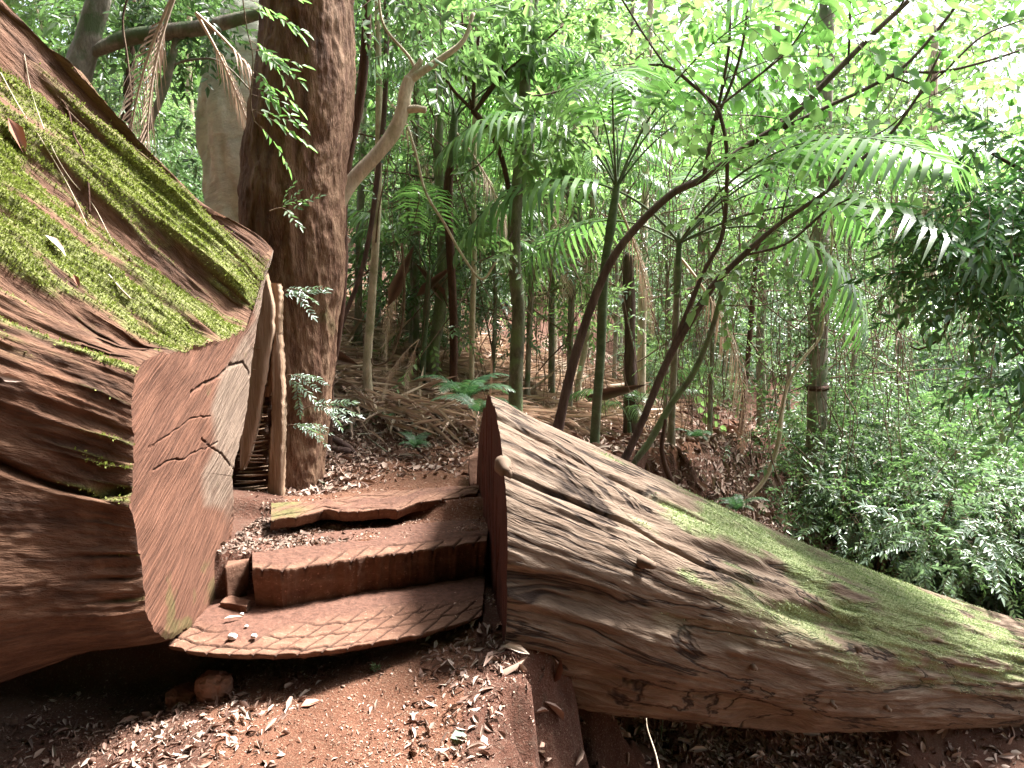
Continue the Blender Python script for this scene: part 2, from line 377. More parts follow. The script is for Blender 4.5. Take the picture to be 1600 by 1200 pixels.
G = G + nrm * (mossL * (.006 + .006 * lf(14, 40, 3, 62)))[..., None]
logL = thing("fallen_log", "huge moss-covered fallen trunk rising up to the left with its sawn face showing", "log", (XL, 3.0, -1.2))
body = mesh_np("bark", G.reshape(-1, 3), gridq(K, N, True), M_BARK_L, logL, smooth=True, attrs={"moss": mossL.ravel() * .85, "su": (t2 + 0 * arc[None]).ravel(), "sv": (arc[None] + 0 * t2).ravel()})
vis = (t2 < 1.5) & (upness > 0)
blades(G.reshape(-1, 3), nrm.reshape(-1, 3), (mossL ** 1.5 * vis * (.25 + t2) * (G[..., 1] > 1.2)).ravel() + 0, 150000, .0085, "moss", M_MOSS, logL, 5)
# sawn face
KF = 190; kk = np.linspace(1, 0, KF)[:, None, None] ** .9
FY = cY + (R0[None, :, 0:1] - cY) * kk; FZ = cZ - .05 + (R0[None, :, 1:2] - (cZ - .05)) * kk
FY, FZ = FY[..., 0], FZ[..., 0]
def cl(pts): return [tuple(PX(a, b, XL)[1:]) for a, b in pts]
crk = np.zeros_like(FY); dep = np.zeros_like(FY)
wob = .010 * fbm(FY * 14, FZ * 14, 0, 3, 51)
for pts, wd in ((cl([(300, 612), (320, 600), (345, 585), (362, 570), (380, 566), (388, 585)]), .010), (cl([(240, 735), (262, 722), (300, 712), (340, 690)]), .004), (cl([(318, 685), (340, 705), (366, 735)]), .005),
            (cl([(232, 700), (300, 655), (330, 650)]), .003)):
    d = seg_dist(FY + wob, FZ + wob, pts) / (.62 * wd * (1 + .5 * vn(FY * 30, FZ * 30, 0, 52)))
    c_ = np.exp(-d ** 2); crk = np.maximum(crk, c_); 
edge = np.minimum(1, (1 - kk[..., 0]) * 30)
# the pale sapwood of the far edge: beyond a curved line
pb = cl([(395, 500), (345, 590), (330, 640), (335, 700), (318, 740), (322, 790), (350, 800)])
pbY = np.interp(FZ, [p[1] for p in pb[::-1]], [p[0] for p in pb[::-1]])
pale = sst(-.04, .06, FY - pbY + .03 * fbm(FY * 8, FZ * 8, 0, 3, 53)) * sst(-.98, -.80, FZ)
mossF = sst(.25, .6, fbm(FY * 9, FZ * 9, 0, 4, 55) + .9 * sst(-.95, -1.22, FZ) - .35 + .8 * np.exp(-((FY - cl([(250, 765)])[0][0]) ** 2 / .002 + (FZ - cl([(250, 765)])[0][1]) ** 2 / .012)))
FX = XL + .012 * edge * fbm(FY * 3, FZ * 3, 0, 3, 57) - .016 * crk * edge 
FV = np.stack([FX, FY, FZ], -1)
mesh_np("sawn_face", FV.reshape(-1, 3), gridq(KF, N, True), M_CUT_L, logL, smooth=True, attrs={"crack": (crk * edge).ravel(), "pale": (pale * .85).ravel(), "moss": (mossF * .7).ravel()})
# splintered slabs on the far edge of the sawn face
def slab(pix, Y, thick, name, mat, parent, seed, wob_=.004, nrow=60, nc=8):
    """pix rows (px_left, px_right, py): plank standing in the far edge; real depth thick"""
    a = np.array(pix, float); py = np.linspace(a[0, 2], a[-1, 2], nrow)
    l = np.interp(py, a[:, 2], a[:, 0]); r_ = np.interp(py, a[:, 2], a[:, 1])
    ring = []
    for k in range(nrow):
        A = P(l[k], py[k], Y); B = P(r_[k], py[k], Y); u = np.linspace(0, 1, nc)[:, None]
        fr = A * (1 - u) + B * u; fr[:, 1] += wob_ * vn(np.arange(nc) * .9 + seed, k * .12, 0, seed)
        fr[:, 0] += .0035 * vn(np.linspace(0, 2, nc) + seed, k * 1.3, 0, seed + 1) + .004 * (vn(np.arange(nc) * .8, k * .07, 0, seed + 2) > .3)
        bk = fr[::-1] + np.array([0, thick, 0]); ring.append(np.vstack([fr, bk]))
    Gs = np.array(ring); Qs = gridq(nrow, 2 * nc, True)
    caps = []
    for base in (0, (nrow - 1) * 2 * nc):
        for j in range(nc - 1): caps.append([base + j, base + j + 1, base + 2 * nc - 2 - j, base + 2 * nc - 1 - j])
    return mesh_np(name, Gs.reshape(-1, 3), np.vstack([Qs, caps]), mat, parent)
slab([(410, 414, 425), (396, 424, 470), (386, 424, 520), (380, 412, 600), (376, 404, 650), (374, 392, 700), (374, 380, 735)], 4.00, .06, "splintered_slab", M_SPLIT, logL, 3)
slab([(424, 432, 442), (418, 437, 455), (412, 436, 520), (406, 430, 580), (402, 420, 620)], 4.06, .07, "splintered_slab", M_SPLIT, logL, 5)
slab([(430, 434, 520), (424, 438, 560), (424, 441, 640), (420, 440, 720), (416, 438, 800), (414, 436, 815)], 4.03, .08, "splintered_slab", M_SPLIT, logL, 8)
ro = slab([(384, 424, 600), (370, 428, 680), (356, 428, 740), (352, 424, 800), (350, 420, 850), (346, 418, 880)], 4.12, .3, "rotten_core", M_ROT, logL, 11, .03, 90, 14)
ac = Acc(); rr = random.Random(4)
for k in range(60):
    py = 470 + k * 6.3 + rr.uniform(-2, 2); x0 = np.interp(py, [470, 640, 860], [398, 378, 352]) + rr.uniform(-2, 6); x1 = np.interp(py, [470, 640, 860], [420, 418, 420]) + rr.uniform(-8, 2)
    Ys = 4.06 + rr.uniform(-.05, .03); h_ = rr.uniform(.8, 2.2)
    a, b = P(x0, py + rr.uniform(-2, 5), Ys), P(x1, py + rr.uniform(-5, 2), Ys + .02)
    t_, q_ = tube([(*a, .002), (*((a + b) / 2 + [0, -.02, 0]), .003 * h_ + .002), (*b, .003)], 5, 6); ac.add(t_, q_)
o = ac.build("splinters", M_SPLIT, logL); o["label"] = "row of thin horizontal rotten splinters"; o["kind"] = "stuff"
# ------------------------------------------------------------------ RIGHT LOG
logR = thing("fallen_log", "long weathered fallen trunk sloping down to the right with pale green moss patches", "log", (-.1, 3.45, -1.6))
axp = np.array([(-.11, 3.45, -1.115, .635), (.55, 3.83, -1.45, .605), (1.5, 4.36, -1.90, .535), (2.65, 5.0, -2.36, .455), (3.78, 5.6, -2.77, .385), (5.2, 6.35, -3.2, .31), (6.6, 7.1, -3.65, .26)])
_d = axp[1] - axp[0]; axp = np.vstack([axp[0] - _d * .75, axp])
K, N = 640, 460; S = smooth_path(axp, K); C = S[:, :3]; Rad = S[:, 3]
Tn = np.gradient(C, axis=0); Tn /= np.linalg.norm(Tn, axis=1, keepdims=True)
A = np.cross(Tn, [0, 0, 1.]); A /= np.linalg.norm(A, axis=1, keepdims=True)      # towards the camera side
B = np.cross(A, Tn)
sL = np.r_[0, np.cumsum(np.linalg.norm(np.diff(C, axis=0), axis=1))][:, None]; sL = sL - np.linalg.norm(_d[:3]) * .75
th = np.linspace(-np.pi, np.pi, N, endpoint=False)[None]; tw = th + .05 * sL
ct, sn = np.cos(tw), np.sin(tw)
def rf(fr, fa, o, s): return fbm(ct * fa, sn * fa, sL * fr, o, s)
rad = Rad[:, None] * (1 + .07 * rf(.5, 1.2, 2, 61))
ridg = 1 - np.abs(rf(.8, 5, 3, 63)) * 2.2; fin = 1 - np.abs(rf(2.2, 17, 3, 65)) * 2
cup = np.maximum(0, rf(1.1, 3.2, 3, 67) - .15)
dsp = .018 * (ridg - .5) + .006 * fin + .003 * (1 - 2 * np.abs(rf(1.6, 34, 3, 66))) - .10 * cup + .005 * rf(7, 50, 2, 69)
dsp -= .03 * np.exp(-((th + .15 + .10 * np.sin(sL * 1.9) + .05 * vn(sL * 3, 0, 0, 71)) / .018) ** 2) * sst(.15, .5, sL) * sst(2.6, 1.6, sL)
dsp -= .03 * np.exp(-((th - .62 - .06 * np.sin(sL * 2.3)) / .014) ** 2) * sst(1.9, 1.0, sL)
dsp -= .03 * np.exp(-((th - 1.02 - .05 * sL + .03 * vn(sL * 4, 3, 0, 72)) / .012) ** 2) * sst(1.4, .7, sL)
radn = rad + dsp
# the sawn end is a plane: slide the first rings onto it
G = C[:, None] + radn[..., None] * (ct[..., None] * B[:, None] + sn[..., None] * A[:, None])
nE = np.array([-1., -.13, 0.]); nE /= np.linalg.norm(nE)
pE = np.array([-.11, 3.45, -1.085])
dpl = (G - pE) @ nE; k0 = int(np.where((dpl >= 0).all(1))[0].max())
G = G[k0:]; C = C[k0:]; Tn = Tn[k0:]; sL = sL[k0:]; ct = ct[k0:]; sn = sn[k0:]; dpl = dpl[k0:]; K = len(G)
over = (dpl > 0) & (sL < 1.5)
G = G + np.where(over, -dpl / (Tn @ nE)[:, None], 0)[..., None] * Tn[:, None]
su_ = (G - C[0]) @ Tn[0]
nrm = grid_normals(G, True); nrm = nrm if (nrm * (G - C[:, None])).sum() > 0 else -nrm
deg = np.degrees(th)
mn = rf(3, 6, 4, 73); mb = rf(.7, 2.2, 3, 75)
band = sst(-30, -5, deg + 20 * mb) * sst(96, 58, deg + 24 * mb)
moss = band * sst(-.30, .40, mn * .9 + mb * .6 + .6 * rf(2.5, 18, 4, 74) - .10 + .34 * sst(.5, 1.6, sL)) * sst(.3, 1.4, sL + .5 * mb)
moss = np.clip(moss + .7 * band * sst(.25, .5, mn) * sst(.1, .5, sL), 0, 1)
mesh_np("bark", G.reshape(-1, 3), gridq(K, N, True), M_BARK_R, logR, smooth=True, attrs={"moss": moss.ravel() * .75, "su": su_.ravel(), "sv": (th * .5 + .03 * rf(1.1, 1.5, 3, 88) + .008 * rf(5, 5, 2, 89)).ravel()})
blades(G.reshape(-1, 3), nrm.reshape(-1, 3), (moss ** 1.6 * (sL < 5.5)).ravel() + 0, 60000, .008, "moss", M_MOSS2, logR, 6, 1.0, .2)
# sawn end
rimE = G[0]; ctr = rimE.mean(0); KF = 70; kk = np.linspace(1, 0, KF)[:, None, None]
FV = ctr + (rimE[None] - ctr) * kk
yy, zz = FV[..., 1], FV[..., 2]; crk = np.zeros_like(yy)
for y0, z0, y1, z1, wd in ((3.3, -.5, 3.25, -1.5, .012), (3.5, -.5, 3.62, -1.6, .012), (3.1, -.8, 3.12, -1.3, .01), (3.75, -.7, 3.7, -1.4, .012), (3.62, -.7, 3.15, -1.35, .01), (3.9, -.9, 3.85, -1.2, .01), (3.4, -.55, 3.42, -1.0, .008), (3.0, -.9, 3.3, -1.5, .009), (3.2, -.7, 3.22, -1.1, .008), (3.68, -.6, 3.66, -.95, .008)):
    crk = np.maximum(crk, np.exp(-(seg_dist(yy + .02 * fbm(yy * 6, zz * 6, 0, 3, 77), zz, [(y0, z0), (y1, z1)]) / wd) ** 2))
crk *= np.minimum(1, (1 - kk[..., 0]) * 20)
FV = FV - nE * (.02 * crk + .012 * (1 - kk[..., 0]) * fbm(yy * 5, zz * 2, 0, 3, 79) * (kk[..., 0] < .999))[..., None]
mesh_np("sawn_face", FV.reshape(-1, 3), gridq(KF, N, True), M_CUT_R, logR, smooth=True, attrs={"crack": crk.ravel()})
def on_log(px, py):
    d = ray(px, py); d = d / np.linalg.norm(d); g = G.reshape(-1, 3); s = g @ d; dist = np.linalg.norm(g - s[:, None] * d, axis=1)
    c = np.argsort(dist)[:60]; i = c[np.argmin(s[c])]; return g[i], nrm.reshape(-1, 3)[i]
for px, py, r_, h_, lab in ((797, 735, .018, .012, "dark knobbly branch stub beside the sawn end"), (1012, 876, .022, .045, "short pale broken branch stub in the moss"), (1180, 1048, .012, .008, None), (1385, 1108, .012, .02, None), (1302, 1103, .012, .02, None), (1345, 1010, .018, .008, None)):
    p, n = on_log(px, py); e = p + n * h_ + np.array([0.015, 0, -.01])
    t_, q_ = tube([(*(p - n * .05), r_ * 1.9), (*(p + n * .005), r_ * 1.25), (*((p + e) / 2), r_), (*e, r_ * .75), (*(e - n * h_ * .3), r_ * .3)], 16, 14, .35, int(px))
    o = mesh_np("branch_stub", t_, q_, M_BARK_R, logR, smooth=True)
    if lab: o["label"] = lab
# ------------------------------------------------------------------ steps cut out of the trunk
def step_mat(name, cols, soil):
    m, nt, b = new_mat(name); n1 = noise(nt, mapping(nt, (4, 10, 10)), 2, 8, .7, .3); n2 = noise(nt, mapping(nt), 55, 6, .7)
    c = ramp(nt, n1, cols, [.3, .5, .7]); c = mixc(nt, ramp(nt, n2, [(0, 0, 0), (1, 1, 1)], [.58, .7]), c, (.36, .2, .14))
    c = mixc(nt, attr(nt, "soil"), c, ramp(nt, n2, [soil, tuple(x * 1.7 for x in soil)], [.4, .62]))
    c = mixc(nt, mth(nt, 'MULTIPLY', attr(nt, "moss"), mth(nt, 'MULTIPLY', n2, 1.3), True), c, (.085, .10, .028))
    c = mixc(nt, attr(nt, "crack"), c, (.02, .008, .005))
    nt.links.new(c, b.inputs["Base Color"]); b.inputs["Roughness"].default_value = .85; b.inputs["Specular IOR Level"].default_value = .25
    bump(nt, b, mth(nt, 'ADD', n2, n1), .006); return m
M_STEP = step_mat("kerfed_red_timber", [(0.093, 0.043, 0.029), (0.148, 0.074, 0.047), (0.196, 0.110, 0.074)], (0.078, 0.037, 0.025))
def step(name, label, front, back, z, fall, thick, under, kerf, soilf, mossf=None, nu=420, nv=130, seed=0, riser_wob=0.):
    """front/back: pixel rows of the top surface edges; the front face falls by thick and recedes by under"""
    fr = np.array([PZ(a, b, z + (fall(a) if fall else 0)) for a, b in front]); bk = np.array([PZ(a, b, z + .012) for a, b in back])
    def rs(p, n):
        L = np.r_[0, np.cumsum(np.linalg.norm(np.diff(p, axis=0), axis=1))]; s = np.linspace(0, L[-1], n); return np.stack([np.interp(s, L, p[:, k]) for k in range(3)], -1)
    fr = rs(fr, nu); bk = rs(bk, nu)
    ker = np.ones(9) / 9
    for k in range(2): fr[4:-4, k] = np.convolve(fr[:, k], ker, 'valid')
    fr[:, 1] += .012 * fbm(np.arange(nu) * .05, 0, 0, 3, seed) 
    v = np.linspace(0, 1, nv)[:, None, None]; top = fr[None] * (1 - v) + bk[None] * v
    X, Y = top[..., 0], top[..., 1]
    ky, kx, kd, kw, sk = kerf
    wb = .006 * fbm(X * 8, Y * 8, 0, 2, seed + 3)
    dpt = (v[..., 0]) * np.linalg.norm(bk - fr, axis=1)[None]
    a1 = (X + sk * dpt + wb) / kx + .10 * vn(X * 3, 0, 0, seed + 5); d1 = np.abs(a1 - np.round(a1)) * kx
    a2 = (dpt + wb - .25 * ky + .06 * (X + .6)) / ky; d2 = np.abs(a2 - np.round(a2)) * ky
    soil = np.clip(soilf(X, dpt), 0, 1)
    g1 = np.exp(-(d1 / kw) ** 2); g2 = np.exp(-(d2 / kw) ** 2) * (dpt > .02)
    g = np.maximum(g1, g2) * (1 - soil)
    cell = .002 * _h(np.round(a1 + .5), np.round(a2 + .5), np.zeros_like(a1), seed)
    top[..., 2] += -kd * g + cell * (1 - soil) + .003 * fbm(X * 25, Y * 25, 0, 3, seed + 7) + soil * (.008 + .006 * fbm(X * 12, Y * 12, 0, 3, seed + 8))
    rows = 26; w = np.linspace(1, 0, rows)[:-1]            # from the bottom of the front up to the lip
    face = []
    inw = np.stack([np.gradient(fr[:, 0]), np.gradient(fr[:, 1])], -1); inw /= np.linalg.norm(inw, axis=1, keepdims=True); inn = np.stack([-inw[:, 1], inw[:, 0]], -1)
    th_ = thick(np.linspace(0, 1, nu)) if callable(thick) else np.full(nu, thick)
    for q in w:
        r = fr.copy(); off = under * q ** 1.3 - .004 * math.sin(min(1, q * th_.mean() / .05) * 1.57) * (q > 0) + riser_wob * fbm(fr[:, 0] * 5, q * 2.0, 0, 3, seed + 9) * min(1, q * 6)
        nk = g1[0] * kd * .5 * max(0, 1 - q * th_.mean() / .045)
        r[:, 0] += inn[:, 0] * (off + nk); r[:, 1] += inn[:, 1] * (off + nk); zz_ = np.convolve(np.pad(top[0, :, 2], 15, 'edge'), np.ones(31) / 31, 'valid'); k_ = min(1, q * th_.mean() / .03); r[:, 2] = top[0, :, 2] * (1 - k_) + zz_ * k_ - th_ * q - .004
        face.append(r)
    Gd = np.concatenate([np.array(face), top]); nr = len(face)
    z0 = np.zeros((nr, nu)); crack = np.vstack([np.repeat((g1[:1] * .8), nr, 0) * (np.maximum(0, 1 - w * th_.mean() / .05))[:, None], g])
    mo = np.vstack([z0, mossf(X, dpt) if mossf else 0 * X])
    skirt = Gd[-1:].copy(); skirt[..., 2] -= .12; Gd = np.concatenate([Gd, skirt])
    crack = np.vstack([crack, crack[-1:]]); mo = np.vstack([mo, mo[-1:]]); so_ = np.vstack([z0, soil, soil[-1:]])
    o = mesh_np(name, Gd.reshape(-1, 3), gridq(len(Gd), nu, False), M_STEP, None, smooth=True, attrs={"crack": crack.ravel(), "moss": mo.ravel(), "soil": so_.ravel()})
    return tag(o, label, "step")
step("timber_step", "lowest timber step with a grid of saw cuts and a curved overhanging lip",
     [(262, 1008), (300, 1017), (360, 1023), (430, 1023), (500, 1017), (580, 1006), (650, 992), (700, 979), (752, 964)],
     [(330, 930), (420, 928), (520, 922), (640, 905), (760, 885)], -1.24, None, .06, .10, (.10, .085, .011, .0050, -.55),
     lambda X, d: sst(.16, .26, d + .05 * fbm(X * 5, d * 9, 0, 3, 5) - .10 * sst(-.9, -.5, X) * sst(-.2, -.5, X) + .10 * np.exp(-((X + 1.02) / .12) ** 2)) , seed=11)
step("timber_step", "middle timber step with a tall dark riser and notched front edge",
     [(394, 888), (440, 889), (500, 881), (570, 869), (640, 861), (700, 853), (760, 846)],
     [(394, 840), (500, 836), (640, 822), (765, 812)], -1.055, None, .20, .04, (.4, .085, .014, .006, -.5),
     lambda X, d: sst(.05, .10, d + .03 * fbm(X * 6, d * 9, 0, 3, 6) + .05 * sst(-.75, -.95, X)), seed=23, riser_wob=.012)
step("timber_step", "top timber step, a thin broken board with saw cuts and moss at its left end",
     [(424, 812), (470, 806), (505, 797), (540, 801), (590, 797), (622, 797), (650, 785), (700, 778), (745, 772)],
     [(424, 786), (500, 783), (590, 768), (680, 763), (750, 758)], -.955, None, .05, .03, (.11, .09, .010, .0045, -.8),
     lambda X, d: sst(.1, .5, fbm(X * 5, d * 8, 0, 3, 7) + .35 * sst(-.55, -.2, X) - .1), lambda X, d: sst(-.95, -1.15, X + .16 * fbm(X * 14, d * 14, 0, 4, 8)), seed=31)
def block(name, label, pix_top, z, h, depth, mat, seed):
    """a rough sawn block: top quad given by pixels on height z"""
    p = [PZ(a, b, z) for a, b in pix_top]; n = 14
    u = np.linspace(0, 1, n)[None, :, None]; v = np.linspace(0, 1, n)[:, None, None]
    top = (p[0] * (1 - u) + p[1] * u) * (1 - v) + (p[3] * (1 - u) + p[2] * u) * v
    ringi = [top[0], top[:, -1], top[-1][::-1], top[:, 0][::-1]]; ring = np.concatenate([r[:-1] for r in ringi]); m = len(ring)
    lv = np.linspace(0, 1, 12); c = ring.mean(0)
    side = np.array([ring * [1, 1, 1] - [0, 0, h * q] for q in lv]); topf = np.array([c + (ring - c) * q for q in np.linspace(1, 0, 8)[1:]])
    botf = np.array([c - [0, 0, h] + (ring - c) * q for q in np.linspace(0, 1, 8)[:-1]])
    Gb = np.concatenate([botf, side[::-1], topf]); 
    Gb = Gb + .008 * np.stack([fbm(Gb[..., 0] * 9, Gb[..., 1] * 9, Gb[..., 2] * 9, 3, seed + k) for k in range(3)], -1)
    V = Gb.reshape(-1, 3); o = mesh_np(name, V, gridq(len(Gb), m, True), mat, None, attrs={"crack": np.zeros(len(V)), "moss": np.zeros(len(V)), "soil": np.zeros(len(V))})
    return tag(o, label, "wood block")
block("wood_block", "squat red wood block wedged between the sawn face and the middle step", [(352, 886), (388, 875), (388, 858), (362, 862)], -1.07, .15, .1, M_STEP, 2)
block("wood_block", "thin wood wedge lying flat under the block beside the middle step", [(346, 940), (386, 948), (392, 938), (356, 928)], -1.20, .035, .1, M_STEP, 4)
block("wood_block", "upright weathered wood offcut behind the sawn end of the right-hand log", [(733, 712), (752, 706), (756, 698), (745, 700)], -.80, .30, .1, M_STEP, 6)
# ------------------------------------------------------------------ leaf and bark materials
L_BRIGHT = leaf_mat("leaf_bright", [(0.102, 0.151, 0.074), (0.177, 0.255, 0.126), (0.279, 0.376, 0.193), (0.131, 0.196, 0.099)], .5, .42)
L_MID = leaf_mat("leaf_mid", [(0.057, 0.096, 0.047), (0.102, 0.162, 0.078), (0.161, 0.237, 0.122), (0.074, 0.117, 0.065)], .42, .34)
L_BLUE = leaf_mat("leaf_blue_green", [(0.105, 0.152, 0.116), (0.172, 0.240, 0.185), (0.253, 0.332, 0.253), (0.119, 0.169, 0.121)], .32, .28, .8)
L_DARK = leaf_mat("leaf_dark", [(0.048, 0.110, 0.048), (0.083, 0.173, 0.070), (0.142, 0.267, 0.118), (0.069, 0.134, 0.072)], .22, .26, .7)
L_YEL = leaf_mat("leaf_yellow_green", [(0.091, 0.174, 0.064), (0.151, 0.271, 0.099), (0.213, 0.355, 0.144), (0.114, 0.214, 0.082)], .6, .45)
L_PALM = leaf_mat("palm_green", [(0.066, 0.131, 0.050), (0.122, 0.219, 0.084), (0.191, 0.310, 0.126)], .4, .3, .7)
L_FERN = leaf_mat("fern_green", [(0.046, 0.103, 0.054), (0.077, 0.159, 0.08), (0.108, 0.198, 0.108)], .4, .45)
L_DEAD = leaf_mat("dead_frond", [(0.280, 0.186, 0.140), (0.502, 0.372, 0.289), (0.706, 0.558, 0.446), (0.372, 0.242, 0.186)], .15, .6, .3, (1.1, 1, .9))
L_LITTER = leaf_mat("dead_leaves", [(0.100, 0.051, 0.036), (0.251, 0.154, 0.116), (0.356, 0.258, 0.207), (0.471, 0.372, 0.305), (0.167, 0.083, 0.057), (0.407, 0.295, 0.242)], .0, .6, .3)
L_CHIP = leaf_mat("wood_chips", [(0.119, 0.047, 0.030), (0.221, 0.111, 0.076), (0.340, 0.212, 0.153), (0.442, 0.323, 0.255), (0.145, 0.060, 0.038)], .0, .7, .2)
B_BROWN = bark_mat("bark_flaky_brown", [(0.045, 0.021, 0.011), (0.115, 0.056, 0.033), (0.192, 0.111, 0.068), (0.294, 0.194, 0.129)], (13, 13, 3.2), (0, 0, 0), .035, 60, (2.0, .60), (0.083, 0.081, 0.027))
B_DARK = bark_mat("bark_dark_brown", [(.03, .014, .010), (.075, .035, .024), (.12, .065, .045)], (30, 30, 6), (0, 0, 0), .01, 40)
B_GREY = bark_mat("bark_grey_lichen", [(0.116, 0.096, 0.076), (0.233, 0.201, 0.161), (0.393, 0.361, 0.313)], (12, 12, 5), (0, 0, 0), .012, 40, (5, .50), (0.124, 0.156, 0.084))
B_MOSSY = bark_mat("bark_mossy", [(0.066, 0.060, 0.045), (0.133, 0.124, 0.088), (0.231, 0.219, 0.165)], (16, 16, 8), (0, 0, 0), .015, 40, (6, .44), (0.160, 0.196, 0.100))
B_PALE = bark_mat("bark_pale", [(0.322, 0.253, 0.184), (0.506, 0.425, 0.322), (0.667, 0.575, 0.460)], (14, 14, 6), (0, 0, 0), .01, 40, (5, .55), (0.287, 0.276, 0.172))
B_GREEN = bark_mat("palm_green_stem", [(0.053, 0.075, 0.042), (0.090, 0.117, 0.066), (0.150, 0.171, 0.107)], (10, 10, 14), (0, 0, 0), .005, 30, (2, .55), (0.117, 0.100, 0.073))
B_RED = bark_mat("bark_reddish", [(0.048, 0.027, 0.024), (0.097, 0.057, 0.050), (0.157, 0.101, 0.087)], (20, 20, 5), (0, 0, 0), .01, 40)
B_TWIG = bark_mat("twig_brown", [(.06, .035, .022), (.14, .09, .06), (.22, .16, .11)], (20, 20, 20), (0, 0, 0), .003, 30)
# ------------------------------------------------------------------ leaf templates
def leaf(L=1., W=.4, fold=.12, curl=.12, tip=.62):
    """two quads folded along the midrib; base at the origin, running along +X, face up +Z"""
    V = np.array([[0, 0, 0], [.32, .5 * W, fold * W], [.70, tip * .5 * W, fold * W - curl * .5], [1, 0, -curl], [.70, -tip * .5 * W, fold * W - curl * .5], [.32, -.5 * W, fold * W]], float) * [L, L, L]
    return V, np.array([[0, 3, 2, 1], [0, 5, 4, 3]])
def rotz(a): c, s = math.cos(a), math.sin(a); return np.array([[c, -s, 0], [s, c, 0], [0, 0, 1.]])
def rotx(a): c, s = math.cos(a), math.sin(a); return np.array([[1, 0, 0], [0, c, -s], [0, s, c.real]])
def roty(a): c, s = math.cos(a), math.sin(a); return np.array([[c, 0, s], [0, 1, 0], [-s, 0, c]])
def sprig(L=.38, n=9, ll=.1, lw=.42, droop=.25, seed=0, twig=.0022, ang=55, opposite=False, tip=.62, term=1):
    r = random.Random(seed); ac = Acc()
    xs = np.linspace(0, 1, 7); pts = np.stack([xs * L, .04 * L * np.sin(xs * 4 + seed), -droop * L * xs ** 2, twig * (1 - .7 * xs)], -1)
    ac.add(*tube(pts, 6, 3, cap=False), 1)
    for i in range(n):
        f = .12 + .88 * (i + .5) / n; p = np.array([np.interp(f, xs, pts[:, k]) for k in range(3)])
        for s in ((-1, 1) if opposite else ((-1,) if i % 2 else (1,))):
            l = ll * (1 - .35 * abs(f - .45)) * r.uniform(.75, 1.2)
            V, Q = leaf(l, lw * r.uniform(.85, 1.15), .15, r.uniform(.05, .3), tip)
            M = rotz(s * math.radians(ang + r.uniform(-15, 15)) * (1 - .3 * f)) @ roty(r.uniform(-.1, .5)) @ rotx(r.uniform(-.6, .6))
            ac.add(V @ M.T + p, Q, 0)
    for k in range(term):
        V, Q = leaf(ll * r.uniform(.8, 1.15), lw, .15, .2, tip); M = rotz((k - (term - 1) / 2) * .9) @ roty(r.uniform(.1, .5)); ac.add(V @ M.T + pts[-1, :3], Q, 0)
    return ac.get()
def scatter(acc, tmpl, T, D, U, S, moff=0):
    """place template (x axis -> D, z axis ~ U) at points T with scale S"""
    V, Q, m = tmpl; D = D / (np.linalg.norm(D, axis=1, keepdims=True) + 1e-9)
    Yv = np.cross(U, D); Yv /= np.linalg.norm(Yv, axis=1, keepdims=True) + 1e-9; Zv = np.cross(D, Yv)
    W = (V[None, :, 0:1] * D[:, None] + V[None, :, 1:2] * Yv[:, None] + V[None, :, 2:3] * Zv[:, None]) * S[:, None, None] + T[:, None]
    K = len(T); Qs = (Q[None] + (np.arange(K) * len(V))[:, None, None]).reshape(-1, 4)
    acc.add(W.reshape(-1, 3), Qs, np.tile(m, K))
SPR = {
 "mid": [sprig(.36, 9, .085, .40, .3, s) for s in range(4)],
 "small": [sprig(.34, 12, .05, .5, .3, s + 10) for s in range(4)],
 "pinnate": [sprig(.42, 11, .075, .34, .35, s + 20, opposite=True, ang=65) for s in range(4)],
 "whorl": [sprig(.16, 4, .13, .34, .1, s + 30, ang=50, term=5) for s in range(4)],
 "round": [sprig(.42, 6, .085, .85, .2, s + 40, tip=.85) for s in range(4)],
 "big": [sprig(.30, 6, .15, .42, .3, s + 50) for s in range(4)],
}
def blob(acc, kind, c, r, n, rs, out=.8, droop=.15, smin=.7, smax=1.25, hollow=.25, up=.45):
    c = np.asarray(c, float); r = np.asarray(r, float)
    d = rs.normal(0, 1, (n, 3)); d /= np.linalg.norm(d, axis=1, keepdims=True)
    rad = rs.uniform(hollow, 1, (n, 1)) ** .6 * (1 + .25 * vn(d[:, :1] * 2 + c[0], d[:, 1:2] * 2 + c[1], d[:, 2:] * 2, 3))
    T = c + d * r * rad
    D = out * d * [1, 1, .5] + rs.normal(0, .55, (n, 3)) + [0, 0, -droop]
    U = np.array([0, 0, 1.]) + rs.normal(0, up, (n, 3))
    S = rs.uniform(smin, smax, n); k = rs.integers(0, 4, n)
    for j in range(4):
        s = k == j
        if s.any(): scatter(acc, SPR[kind][j], T[s], D[s], U[s], S[s])
def pts3(pts, Y, wscale=1.):
    """pixel rows (px, py, width_px[, Y]) -> rows (x,y,z,r)"""
    o = []
    for q in pts:
        yy = q[3] if len(q) > 3 else Y; p = P(q[0], q[1], yy); o.append((*p, q[2] / 2 / F * yy * wscale))
    return o
def root_down(rows, flare=1.35, depth=.25):
    """continue a trunk from its lowest row into the ground"""
    x, y, z, r = rows[0]; g = H(x, y)
    if z > g - .02:
        x2, y2, z2, r2 = rows[1]; k = min(1.5, (z - g) / max(.05, z2 - z)); bx, by = x - (x2 - x) * k * .5, y - (y2 - y) * k * .5
        g = H(bx, by); rows = [(bx, by, g - depth, r * flare * 1.1), (bx, by, g + .02, r * flare)] + ([rows[0]] if z > g + .15 else []) + rows[1:]
    else: rows = [(x, y, z - depth, r * 1.2)] + rows
    return rows
